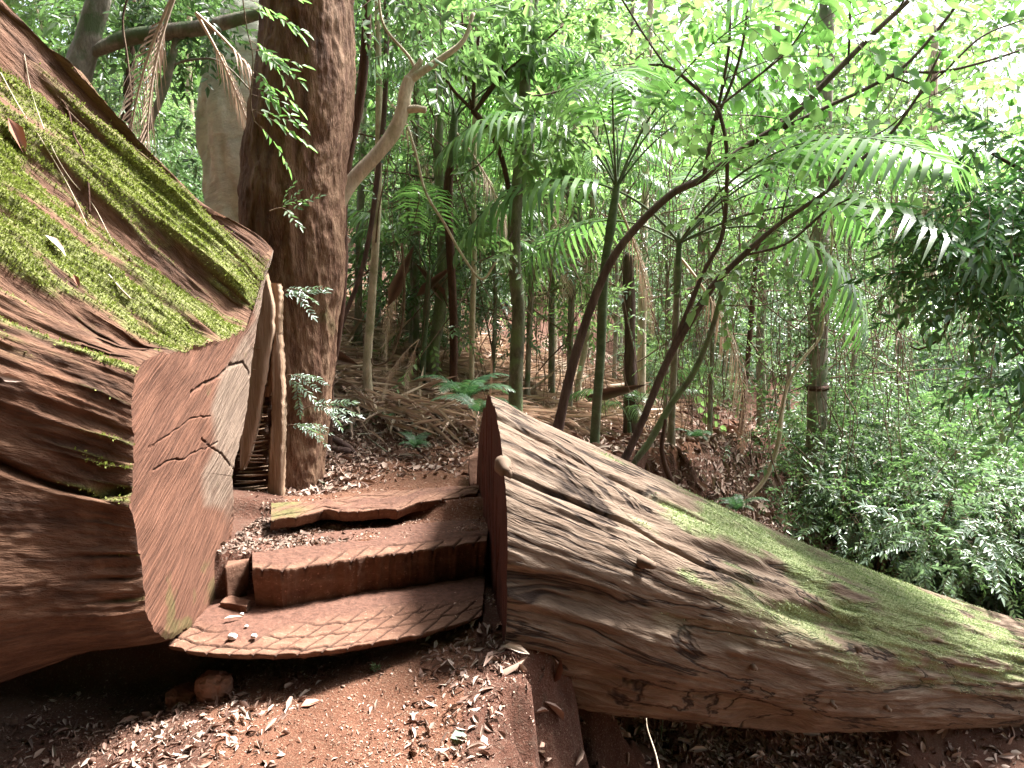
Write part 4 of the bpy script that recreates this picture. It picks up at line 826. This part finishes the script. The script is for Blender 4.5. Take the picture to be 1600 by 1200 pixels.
# small lit seedling under the lip of the lowest step and twigs
def seedling(label, x, y, z, n, s, lm, seed, kind="big"):
    t = thing("seedling", label, "seedling", (x, y, z)); a = Acc(); r_ = np.random.default_rng(seed)
    D = r_.normal(0, .6, (n, 3)) + [0, 0, .9]; scatter(a, SPR[kind][seed % 4], np.tile([x, y, z], (n, 1)).astype(float), D, np.array([0, 0, 1.]) + r_.normal(0, .2, (n, 3)), r_.uniform(.7, 1.1, n) * s)
    a.build("leaves", [lm, B_TWIG], t); return t
p = P(588, 1030, 2.72); seedling("tiny pale green seedling under the lip of the lowest step", p[0], p[1], H(p[0], p[1]), 3, .16, L_BRIGHT, 1, "whorl")
for k, (px, py, lab) in enumerate(((642, 700, "dark leafy seedling beside the litter fern"), (545, 672, "low seedling in the litter right of the trunk foot"), (700, 640, "leafy seedling under the blue-green fern"), (610, 640, "pale seedling above the roots"))):
    p = ground_at(px, py, 4.0); seedling(lab, p[0], p[1], p[2], 7, .3, (L_BLUE, L_MID)[k % 2], k + 3, "mid")
# ------------------------------------------------------------------ dark leafy tree at the right edge
tree("broadleaf_tree", "dark glossy broad-leaved tree bough filling the right edge", "tree", [(1760, 1000, 60), (1740, 700, 54), (1720, 450, 50), (1700, 200, 44)], 5.2, B_DARK,
     [(1590, 260, 110, 70, 5.0, 90), (1530, 330, 90, 60, 4.9, 74), (1500, 420, 85, 40, 4.9, 56), (1590, 450, 80, 60, 4.9, 60), (1580, 590, 45, 50, 5.0, 34), (1610, 370, 60, 100, 5.0, 80), (1470, 350, 40, 30, 4.9, 22)], L_DARK, "mid",
     [[(1710, 420, 16), (1620, 400, 12), (1540, 400, 9), (1480, 380, 6)], [(1705, 340, 14), (1620, 280, 10), (1550, 240, 6)], [(1715, 500, 12), (1640, 520, 9), (1580, 560, 5)], [(1540, 400, 7), (1500, 450, 6), (1475, 520, 5), (1440, 545, 4), (1420, 540, 3)]], seed=31, leafkw=dict(droop=.35, up=.4))
# upper left: dark limb, foliage, rock face
tree("leaning_tree", "dark leaning trunk glimpsed between mossy log and rock at upper left", "tree", [(90, 230, 60), (118, 120, 52), (138, 60, 44), (156, 0, 40), (175, -80, 38)], 5.6, B_GREY, [], None, branches=[[(130, 90, 26), (190, 62, 30), (260, 50, 34), (330, 40, 30), (400, 22, 24), (440, 10, 20)], [(275, 60, 14), (262, 120, 16), (240, 180, 14), (215, 230, 10)], [(240, 180, 6), (262, 110, 5), (310, 92, 5), (350, 100, 4), (400, 150, 3)]], root=False, seed=33, rough=.25)
tree("understorey_tree", "leafy tree filling the gap above the mossy log at upper left", "tree", [(180, 340, 22), (190, 250, 20), (200, 150, 18), (205, 20, 15), (205, -100, 13)], 6.5, B_DARK,
     [(210, 30, 90, 60, 6.2, 110), (290, 20, 70, 50, 6.0, 80), (180, 170, 60, 80, 6.8, 90), (260, 230, 60, 60, 7, 50)], L_MID, "mid", seed=35)
def rock(name, label, c, r, seed, mat, sub=64, amp=.22, parent=None):
    u = np.linspace(0, np.pi, sub)[:, None]; v = np.linspace(0, 2 * np.pi, sub * 2, endpoint=False)[None]
    d = np.stack([np.sin(u) * np.cos(v), np.sin(u) * np.sin(v), np.cos(u) + 0 * v], -1)
    q = np.sign(d) * np.abs(d) ** .75; f = 1 + amp * fbm(d[..., 0] * 1.6 + seed, d[..., 1] * 1.6, d[..., 2] * 1.6, 5, seed) - .5 * amp * np.abs(fbm(d[..., 0] * 3, d[..., 1] * 3, d[..., 2] * 3, 3, seed + 5))
    Gk = q * f[..., None] * np.array(r) + np.array(c); o = mesh_np(name, Gk.reshape(-1, 3), gridq(sub, sub * 2, True), mat, parent, smooth=True); return tag(o, label, "rock")
M_ROCK = bark_mat("pale_rock", [(0.504, 0.432, 0.396), (0.720, 0.648, 0.600), (0.864, 0.804, 0.756)], (2, 2, 4), (0, .3, 0), .05, 30, (2.5, .6), (0.360, 0.312, 0.264))
p = P(388, 165, 6.4); rock("rock_outcrop", "tall pale rock face lit white behind the hanging dry frond", (p[0], p[1] + .5, p[2] - .15), (.55, .6, 1.2), 3, M_ROCK)
M_STONE = bark_mat("brown_stone", [(.12, .055, .035), (.24, .12, .08), (.36, .22, .16)], (6, 6, 6), (0, 0, 0), .02, 30)
p = ground_at(335, 1085); rock("stone", "squarish brown stone half lit under the lip of the lowest step", (p[0], p[1], p[2] + .03), (.065, .05, .05), 8, M_STONE)
p = ground_at(290, 1092); rock("stone", "darker low stone left of the squarish brown one", (p[0], p[1], p[2] + .01), (.07, .05, .04), 9, M_STONE)
for k, (px, py, r_, lab) in enumerate(((363, 997, .016, "largest white pebble on the lowest step"), (397, 996, .011, "white pebble right of the largest one"), (385, 981, .007, "small white pebble up against the step's soil"), (378, 962, .008, "dark-ringed pebble near the white leaf on the lowest step"))):
    p = PZ(px, py, -1.225); rock("pebble", lab, (p[0], p[1], p[2] + .006), (r_, r_, r_ * .7), 12 + k, M_ROCK, 14)
# ------------------------------------------------------------------ undergrowth shrubs (few shapes, many copies)
def shrub_proto(kind, lm, seed, n=330, r=(1.1, 1.1, .95), name="shrub"):
    rs = np.random.default_rng(seed); t = thing(name, "x", "shrub", (0, 0, 0)); a = Acc(); st = Acc()
    for k in range(7):
        d = rs.normal(0, .5, 2); L = rs.uniform(.7, 1.2); tip = np.array([d[0] * r[0], d[1] * r[1], L * r[2] * 1.6])
        st.add(*tube([(0, 0, -.1, .012), (*(tip * [.4, .4, .5]), .009), (*tip, .004)], 8, 5)); blob(a, kind, tip * [1, 1, .8], (r[0] * .55, r[1] * .55, r[2] * .55), n // 7, rs)
    st.build("stems", B_TWIG, t); a.build("leaves", [lm, B_TWIG], t); return t
protos = {"blue": [shrub_proto("pinnate", L_BLUE, 400 + k) for k in range(3)], "bright": [shrub_proto("mid", L_BRIGHT, 410 + k) for k in range(3)], "mid": [shrub_proto("small", L_MID, 420 + k) for k in range(3)], "dark": [shrub_proto("mid", L_MID, 430 + k) for k in range(2)]}
LB = {"blue": ("pale blue-green pinnate-leaved shrub in the dense undergrowth", "blue-green undergrowth shrubs right of the path"), "bright": ("bright yellow-green broad-leaved shrub in the forest undergrowth", "bright undergrowth shrubs"),
      "mid": ("small-leaved mid-green shrub in the forest undergrowth", "small-leaved undergrowth shrubs"), "dark": ("deep green shrub on the forest floor", "deep green forest floor shrubs")}
first = {k: list(v) for k, v in protos.items()}
def put_shrub(kind, x, y, s, rs):
    z = H(x, y); l, g = LB[kind]
    if first[kind]:
        o = first[kind].pop(); o.location = (x, y, z); o.rotation_euler = (0, 0, rs.uniform(0, 6)); o.scale = (s, s, s); tag(o, l, group=g); return
    copy_tree(protos[kind][rs.integers(0, len(protos[kind]))], (x, y, z), rs.uniform(0, 6.28), s, l, g)
rs = np.random.default_rng(99)
def scatter_shrubs(n, fx, fy, kinds, s0, s1):
    c = 0; tries = 0
    while c < n and tries < n * 30:
        tries += 1; y = rs.uniform(*fy); x = rs.uniform(*fx(y))
        if abs(float(path_dx(x, y))) < .55 + .35 * s1: continue
        if 1180 < 800 + F * x / y < 1330 and y < 8.4: continue
        put_shrub(kinds[rs.integers(0, len(kinds))], x, y, rs.uniform(s0, s1), rs); c += 1
scatter_shrubs(46, lambda y: (.33 * y + .3, .8 * y), (6.6, 10), ["blue", "mid", "blue", "mid", "bright"], .6, 1.15)
scatter_shrubs(70, lambda y: (.22 * y, .85 * y), (9.5, 18), ["blue", "mid", "blue", "bright", "blue"], 1.0, 2.0)
scatter_shrubs(26, lambda y: (-.12 * y, .30 * y), (8.5, 15), ["mid", "bright", "dark", "blue"], .3, .7)
scatter_shrubs(26, lambda y: (-.7 * y, .2 * y), (14, 22), ["mid", "bright", "dark"], .7, 1.4)
scatter_shrubs(10, lambda y: (-.62 * y, -.36 * y), (6.5, 11), ["mid", "dark", "blue"], .4, .7)
# ------------------------------------------------------------------ forest trees further back
def tree_proto(kind, lm, bk, seed, h=11, n=520):
    rs = np.random.default_rng(seed); t = thing("forest_tree", "x", "tree", (0, 0, 0)); a = Acc(); br = Acc()
    rows = [(0, 0, -.5, .17), (rs.normal(0, .1), rs.normal(0, .1), h * .4, .12), (rs.normal(0, .3), rs.normal(0, .3), h * .75, .08), (rs.normal(0, .5), rs.normal(0, .5), h, .03)]
    mesh_np("trunk", *tube(rows, 40, 10, .12, seed), bk, t, smooth=True); S_ = smooth_path(rows, 40)
    for k in range(26):
        f = rs.uniform(.12, 1); p = S_[int(f * 39), :3]; an = rs.uniform(0, 6.28); L = rs.uniform(.8, 2.4) * (1.15 - .4 * f)
        e = p + np.array([math.cos(an) * L, math.sin(an) * L, rs.uniform(-.1, .9)]); br.add(*tube([(*p, .03), (*((p + e) / 2 + rs.normal(0, .1, 3)), .02), (*e, .006)], 10, 5))
        blob(a, kind, e, (.75, .75, .5), n // 26, rs, smin=1.3, smax=2.4)
    br.build("branches", B_TWIG, t, smooth=True); a.build("crown", [lm, B_TWIG], t); return t
tp = [tree_proto("mid", L_BRIGHT, B_PALE, 501), tree_proto("mid", L_MID, B_GREY, 502), tree_proto("small", L_MID, B_MOSSY, 503, 12, 700), tree_proto("round", L_YEL, B_PALE, 504), tree_proto("mid", L_BRIGHT, B_DARK, 505)]
tl = ["bright leafy rainforest tree with pale trunk in the background", "mid-green rainforest tree with grey trunk in the background", "small-leaved rainforest tree with mossy trunk in the background", "yellow-green round-leaved tree in the background canopy", "bright leafy rainforest tree with dark trunk in the background"]
used = [False] * 5; rs = np.random.default_rng(123)
def put_tree(i, x, y, s, rz):
    z = H(x, y); g = tl[i].replace(" in the background canopy", "").replace(" in the background", "") + "s"
    if not used[i]: used[i] = True; o = tp[i]; o.location = (x, y, z); o.rotation_euler = (0, 0, rz); o.scale = (s, s, s); tag(o, tl[i], group=g)
    else: copy_tree(tp[i], (x, y, z), rz, s, tl[i], g)
for k in range(30):
    y = rs.uniform(15, 36); x = rs.uniform(-.8, .8) * y; px = 800 + F * x / y
    if 1380 < px < 1500 and y < 24 and k % 2: continue
    if abs(float(path_dx(x, y))) < 1.0: continue
    put_tree(int(rs.choice(5, p=[.26, .24, .18, .16, .16])), x, y, rs.uniform(.55, .95), rs.uniform(0, 6.28))
# ------------------------------------------------------------------ far forest, and leaf masses added behind the camera to block sky light
rs = np.random.default_rng(321)
def far_mass(name, label, n, az0, az1, r0, r1, z0, z1, size, lm, gap=.12):
    az = np.radians(rs.uniform(az0, az1, n)); r = rs.uniform(r0, r1, n); x = np.sin(az) * r; y = np.cos(az) * r; el = rs.uniform(0, 1, n) ** 1.2; g = height(x, y)
    topn = z1 * (1 + .25 * vn(az * 6, r * .1, 0, 9)); z = z0 + g + el * (topn - z0)
    keep = (fbm(x * .25, y * .25, z * .3, 3, 13) + gap > -.12 + .30 * np.clip(z / 12, 0, 1) + .10 * (np.abs(az - .52) < .12))
    x, y, z = x[keep], y[keep], z[keep]; m = len(x); a = Acc(); V_, Q_ = leaf(1, .5, .15, .2)
    D = rs.normal(0, 1, (m, 3)) * [1, 1, .6] + [0, 0, -.3]; U = rs.normal(0, .7, (m, 3)) + [0, 0, 1]
    scatter(a, (V_, Q_, np.zeros(2, int)), np.stack([x, y, z], -1), D, U, rs.uniform(.6, 1.5, m) * size)
    o = a.build(name, lm); return tag(o, label, "forest", kind="stuff")
far_mass("foliage_mass", "wall of bright rainforest foliage closing off the far distance", 150000, -42, 42, 24, 42, -2, 16, .36, L_BRIGHT)
far_mass("foliage_mass", "darker rainforest foliage standing deep behind the palms", 60000, -42, 42, 30, 46, -2, 9, .4, L_MID)
far_mass("foliage_mass", "unseen foliage added behind the camera to block sky light", 95000, 98, 292, 3.2, 10, -.5, 12, .55, L_DARK, .8)  # out of view, added to darken the camera side of the logs
a = Acc(); m = 52000; x = rs.uniform(-9, 7, m); y = rs.uniform(-8, .9, m) + 1.4 * (x < 1.2); z = 3.2 + rs.uniform(0, 3.5, m) + .25 * np.abs(x); V_, Q_ = leaf(1, .5, .15, .2)  # unseen overhead leaves, added to keep sky light off the near flanks
scatter(a, (V_, Q_, np.zeros(2, int)), np.stack([x, y, z], -1), rs.normal(0, 1, (m, 3)) * [1, 1, .5], rs.normal(0, .6, (m, 3)) + [0, 0, 1], rs.uniform(.25, .55, m))
tag(a.build("canopy", L_DARK), "dark leaf canopy added out of view overhead to block sky light", "canopy", kind="stuff")
# ------------------------------------------------------------------ leaf litter and wood chips on the ground
def litter(name, label, n, xy, tmpl, size, mat, tiltv=.35, lift=.004, wmask=None, zf=None):
    x, y = xy(n); 
    if wmask is not None:
        k = rs.uniform(0, 1, len(x)) < wmask(x, y); x, y = x[k], y[k]
    z = (zf or height)(x, y) + lift; m = len(x); a = Acc()
    e = .02; nx = -(height(x + e, y) - height(x - e, y)) / (2 * e); ny = -(height(x, y + e) - height(x, y - e)) / (2 * e)
    if zf: nx = ny = nx * 0
    U = np.stack([np.clip(nx, -1.2, 1.2), np.clip(ny, -1.2, 1.2), np.ones(m)], -1); U /= np.linalg.norm(U, axis=1, keepdims=True); U0 = U.copy(); U = U + rs.normal(0, tiltv, (m, 3))
    D = rs.normal(0, 1, (m, 3)); D -= (D * U0).sum(1, keepdims=True) * U0; D += U0 * rs.normal(0, tiltv * .5, (m, 1)) * 1.5
    k = rs.integers(0, len(tmpl), m); S = np.exp(rs.normal(0, .35, m)) * size
    for j, t_ in enumerate(tmpl):
        s = k == j
        if s.any(): scatter(a, t_, np.stack([x, y, z], -1)[s], D[s], U[s], S[s])
    o = a.build(name, mat); return tag(o, label, "litter", kind="stuff")
def lt(*v): V_, Q_ = leaf(*v); return V_ - [.5, 0, 0], Q_, np.zeros(2, int)
LEAFT = [lt(1, .42, .3, .1), lt(1, .3, .8, -.25), lt(1, .5, -.4, .25), lt(1, .24, .5, .3)]
CHIP = [lt(1, .5, .2, 0), lt(1, .25, .1, .1), lt(.7, .8, .2, .1)]
R2 = math.sqrt
def region(x0, x1, y0, y1): return lambda n: (rs.uniform(x0, x1, n), rs.uniform(y0, y1, n))
onp = lambda x, y: np.abs(path_dx(x, y))
litter("leaf_litter", "dry brown and pinkish dead leaves strewn over the slope beyond the steps", 70000, region(-2.7, 2.6, 4.2, 8.2), LEAFT, .048, L_LITTER, .5, .006, lambda x, y: np.clip(.16 + 2.0 * (onp(x, y) - .30), .14, 1) * np.clip(.75 + 1.2 * fbm(x * 1.3, y * 1.3, 0, 3, 91), .12, 1))
litter("leaf_litter", "curled dead leaves heaped in the dark under the sawn log", 1300, region(-1.9, -.75, 1.75, 2.65), LEAFT, .032, L_LITTER, .7, .008, lambda x, y: np.clip(.9 - .9 * (x + 1.0), .05, 1))
litter("leaf_litter", "scattered dry leaves on the foreground path", 700, region(-1.9, .05, 1.6, 2.85), LEAFT, .019, L_LITTER, .5, .005)
litter("leaf_litter", "dry leaves caught against the right-hand log", 260, region(-.34, -.03, 2.3, 2.95), LEAFT, .034, L_LITTER, .7, .01)
litter("leaf_litter", "dead leaves in the hollow beneath and behind the right-hand log", 9000, region(.0, 5.5, 2.6, 7.5), LEAFT, .07, L_LITTER, .6, .006)
litter("leaf_litter", "leaf litter beneath the shrubs downhill of the path", 9000, region(.5, 9, 5.5, 12), LEAFT, .10, L_LITTER, .6, .006)
litter("wood_chips", "fine reddish wood chips covering the foreground path", 26000, region(-1.8, .08, 1.5, 2.88), CHIP, .0085, L_CHIP, .5, .003, lambda x, y: np.clip(.55 + fbm(x * 3, y * 3, 0, 3, 92), .15, 1))
litter("wood_chips", "fine wood chips on the soil of the middle step", 6500, region(-1.25, -.05, 3.12, 3.78), CHIP, .010, L_CHIP, .5, .004)
litter("wood_chips", "pale gravelly chips heaped at the left of the middle step", 3200, region(-1.25, -.72, 3.12, 3.72), CHIP, .018, leaf_mat("pale_chips", [(.09, .055, .04), (.19, .13, .10), (.28, .21, .17)], 0, .7, .2), .6, .006, lambda x, y: np.clip(1.2 - 2.2 * (x + 1.15), 0, 1))
litter("wood_chips", "wood chips along the path past the top step", 9000, region(-1.4, 2.2, 3.8, 7.5), CHIP, .016, L_CHIP, .5, .004, lambda x, y: np.clip(1.2 - onp(x, y), 0, 1))
litter("wood_chips", "chips and grit dusting the lowest step", 2200, region(-1.15, -.14, 2.93, 3.3), CHIP, .009, L_CHIP, .5, .004, lambda x, y: np.clip((y - 2.9 - .1 * (x + .9) ** 0) * 4 + .1, .08, 1), lambda x, y: 0 * x - 1.236)
# dead palm fronds matted over the slope
a = Acc(); FD = [frond(1.5, 22, .42, .020, 8, -14, (.1, .6, 1.1)[k], 40 + k, .14 * (k - 1)) for k in range(3)]
n = 70; Y = rs.uniform(5.3, 12, n); X = rs.uniform(-.26, .20, n) * Y - .1; kp = (onp(X, Y) > .95) & (path_dx(X, Y) < 0) & (Y > 6.0 - .5 * rs.uniform(0, 1, n)); X, Y = X[kp], Y[kp]; m = len(X)
e = .3; U = np.stack([-(height(X + e, Y) - height(X - e, Y)) / (2 * e), -(height(X, Y + e) - height(X, Y - e)) / (2 * e), np.ones(m)], -1) + rs.normal(0, .35, (m, 3))
D = rs.normal(0, 1, (m, 3)) * [1, 1, .1]; D += [.2, -.5, -.25]; k = rs.integers(0, 3, m)
for j in range(3):
    s = k == j; scatter(a, FD[j], np.stack([X, Y, height(X, Y) + rs.uniform(.0, .28, m)], -1)[s], D[s], U[s], rs.uniform(.35, .7, m)[s])
n = 16000; Y = rs.uniform(5.2, 10.5, n); X = rs.uniform(-.27, .22, n) * Y - .1; kp = (onp(X, Y) > .7) & (path_dx(X, Y) < 0) & (rs.uniform(0, 1, n) < sst(5.2, 6.6, Y) * np.clip(.75 + 1.2 * fbm(X * 1.1, Y * 1.1, 0, 3, 95), .1, 1)); X, Y = X[kp], Y[kp]; m = len(X)
V_, Q_ = leaf(1, .055, .3, .12); D = rs.normal(0, 1, (m, 3)) * [1, 1, .22] + [.1, -.3, -.12]; scatter(a, (V_, Q_, np.zeros(2, int)), np.stack([X, Y, height(X, Y) + rs.uniform(.005, .16, m)], -1), D, rs.normal(0, .6, (m, 3)) + [0, -.3, 1], rs.uniform(.18, .55, m))
o = a.build("frond_litter", [L_DEAD, L_DEAD]); tag(o, "matted dead palm fronds covering the slope among the thin trunks", "litter", kind="stuff")
def sheath(label, px, py, Y, L, ang, seed):
    q = P(px, py, Y); z = H(q[0], q[1]); a_ = Acc(); V1, Q1 = leaf(L, .2, .9, .25); D1 = np.array([[math.sin(ang), -.25, math.cos(ang)]])
    scatter(a_, (V1, Q1, np.zeros(2, int)), np.array([[q[0], q[1], max(z, q[2]) - .05]]), D1, np.array([[.2, -1., .1]]), np.ones(1)); tag(a_.build("palm_sheath", M_SHE), label, "palm sheath")
M_SHE = leaf_mat("palm_sheath", [(.16, .085, .065), (.28, .18, .14)], 0, .6, .3)
for k, (px, py, Y, L, ang, lab) in enumerate(((606, 470, 6.3, .55, .45, "dark dry palm sheath leaning among the debris near the thick trunk"), (560, 560, 5.9, .5, -1.2, "curled palm sheath lying under the pale sapling"), (915, 612, 6.8, .55, 1.35, "pinkish dry sheath lying by the green palm stem"), (700, 470, 7.2, .5, -.6, "narrow dry sheath propped behind the dark palm stem"), (650, 455, 7., .45, .9, "dry sheath hanging among the stems above the debris"))): sheath(lab, px, py, Y, L, ang, k)
# sticks and roots
a = Acc()
for k in range(260):
    y = rs.uniform(4.7, 9); x = rs.uniform(-.28, .25) * y; L = rs.uniform(.15, .7); an = rs.uniform(0, 6.28); q = []
    if onp(x, y) < .7: continue
    for f in (0, .5, 1): xx, yy = x + math.cos(an) * L * f + rs.normal(0, .02), y + math.sin(an) * L * f; q.append((xx, yy, H(xx, yy) + rs.uniform(.01, .05), rs.uniform(.003, .010)))
    a.add(*tube(q, 8, 5))
o = a.build("fallen_twigs", B_GREY, smooth=True); tag(o, "fallen twigs strewn over the littered slope", "twigs", kind="stuff")
def root(label, pix, r, mat=B_RED):
    q = []
    for px, py in pix: p = ground_at(px, py, 3.9); q.append((p[0], p[1], p[2] + r * .6, r))
    q[-1] = (*q[-1][:2], q[-1][2] - r * 1.5, r * .5); return tag(mesh_np("tree_root", *tube(q, 40, 8, .2, 3), mat, smooth=True), label, "root")
root("upper of the two bare roots curving from the thick trunk's foot", [(505, 672), (525, 690), (545, 702), (560, 712)], .022)
root("lower looping root beside the thick trunk's foot", [(500, 690), (520, 705), (540, 708), (552, 700)], .026)
root("thin root running down the red bank below the dry frond", [(570, 620), (600, 660), (640, 690), (668, 712)], .012)
root("pale root snaking over the litter towards the log's pointed end", [(590, 588), (640, 612), (680, 622), (720, 655)], .014, B_GREY)
# sticks and loose leaves that lie on the logs
def surf(px, py, ob=body, off=.006):
    o_ = Vector((0, 0, 0)); d = Vector(ray(px, py)).normalized(); hit, loc, nn, _ = ob.ray_cast(o_ - ob.matrix_world.translation if False else o_, d); return (np.array(loc), np.array(nn)) if hit else (P(px, py, 2.5), np.array([0, -.7, .7]))
bpy.context.view_layer.update()
_lo = logL.location
def surfL(px, py):
    inv = body.matrix_world.inverted(); o_ = inv @ Vector((0, 0, 0)); d = (inv.to_3x3() @ Vector(ray(px, py))).normalized(); hit, loc, nn, _ = body.ray_cast(o_, d)
    if not hit: return P(px, py, 2.4), np.array([0, -.7, .7])
    return np.array(body.matrix_world @ loc), np.array(nn) * (1 if np.dot(nn, d) < 0 else -1)
def log_stick(label, pix, r, mat, name="twig"):
    q = []
    for px, py in pix: p, nn = surfL(px, py); q.append((*(p + nn * (r + .004)), r))
    return tag(mesh_np(name, *tube(q, 30, 6, .1, 2), mat, smooth=True), label, "twig")
log_stick("long thin pale twig crossing the moss from the left edge", [(0, 115), (30, 170), (62, 215), (95, 270), (120, 320), (135, 355)], .0022, B_PALE)
log_stick("long thin twig running down the mossy log beside the pale one", [(38, 85), (50, 150), (80, 230), (110, 280), (145, 320), (180, 385), (205, 405)], .0018, B_PALE)
log_stick("crooked thicker twig lying on the upper moss of the log", [(98, 158), (108, 175), (115, 210), (130, 245), (138, 290), (138, 335)], .0045, B_DARK)
log_stick("short twig forking across the crooked one on the moss", [(95, 160), (120, 190), (138, 206)], .003, B_TWIG)
log_stick("pale curved twig lying low on the mossy flank", [(168, 432), (185, 450), (202, 468)], .004, B_PALE)
def log_leaf(label, px, py, L, mat, ang, w=.38, name="dead_leaf"):
    p, nn = surfL(px, py); V_, Q_ = leaf(L, w, .3, .1); a = Acc(); U = nn / np.linalg.norm(nn); D = np.array([math.cos(ang), 0, -math.sin(ang)]); D = D - D.dot(U) * U
    scatter(a, (V_ - [L / 2, 0, 0], Q_, np.zeros(2, int)), (p + U * .012)[None], D[None], U[None], np.ones(1)); return tag(a.build(name, mat), label, "leaf")
M_DL = leaf_mat("dry_leaf_pale", [(.5, .34, .26), (.55, .38, .3)], 0, .5, .4); M_DL2 = leaf_mat("dry_leaf_red", [(.30, .12, .08), (.34, .15, .1)], 0, .5, .4)
log_leaf("pale pink dead leaf lying on the mossy flank", 85, 386, .09, M_DL, .1)
log_leaf("big reddish dead leaf on the log at the left edge", 25, 215, .15, M_DL2, .9)
log_leaf("small pale leaf stuck to the dark side of the log at the left edge", 18, 590, .07, M_DL, .3)
log_leaf("tiny reddish leaf on the brown strip of the log", 118, 440, .05, M_DL2, 1.1)
def gleaf(label, px, py, L, mat, ang, z=None, w=.5):
    p = PZ(px, py, z) if z else ground_at(px, py, 1.3); V_, Q_ = leaf(L, w, .2, .1); a = Acc(); U = np.array([.1, -.15, 1.]); scatter(a, (V_, Q_, np.zeros(2, int)), (p + [0, 0, .015])[None], np.array([[math.cos(ang), math.sin(ang), .05]]), U[None], np.ones(1)); return tag(a.build("fallen_leaf", mat), label, "leaf")
gleaf("round dark green leaf lying on the foreground path", 704, 1160, .06, L_BLUE, .2, w=.8)
gleaf("pale dead leaf standing on edge in the middle of the foreground", 445, 1082, .05, M_DL, 1.2)
gleaf("white curled leaf on the lowest step", 350, 972, .07, M_DL, .4, -1.222, .22)
gleaf("light brown broad leaf in the foreground litter", 470, 1110, .08, M_DL2, .5)
p0, p1 = ground_at(1008, 1195, 1.8), P(1010, 1125, 2.9)
tag(mesh_np("twig", *tube([(*P(1032, 1215, 2.3), .003), (*P(1025, 1180, 2.35), .0028), (*P(1012, 1140, 2.4), .002), (*P(1010, 1122, 2.42), .001)], 16, 6), B_PALE, smooth=True), "thin pale twig standing up in the dark hollow under the right log", "twig")
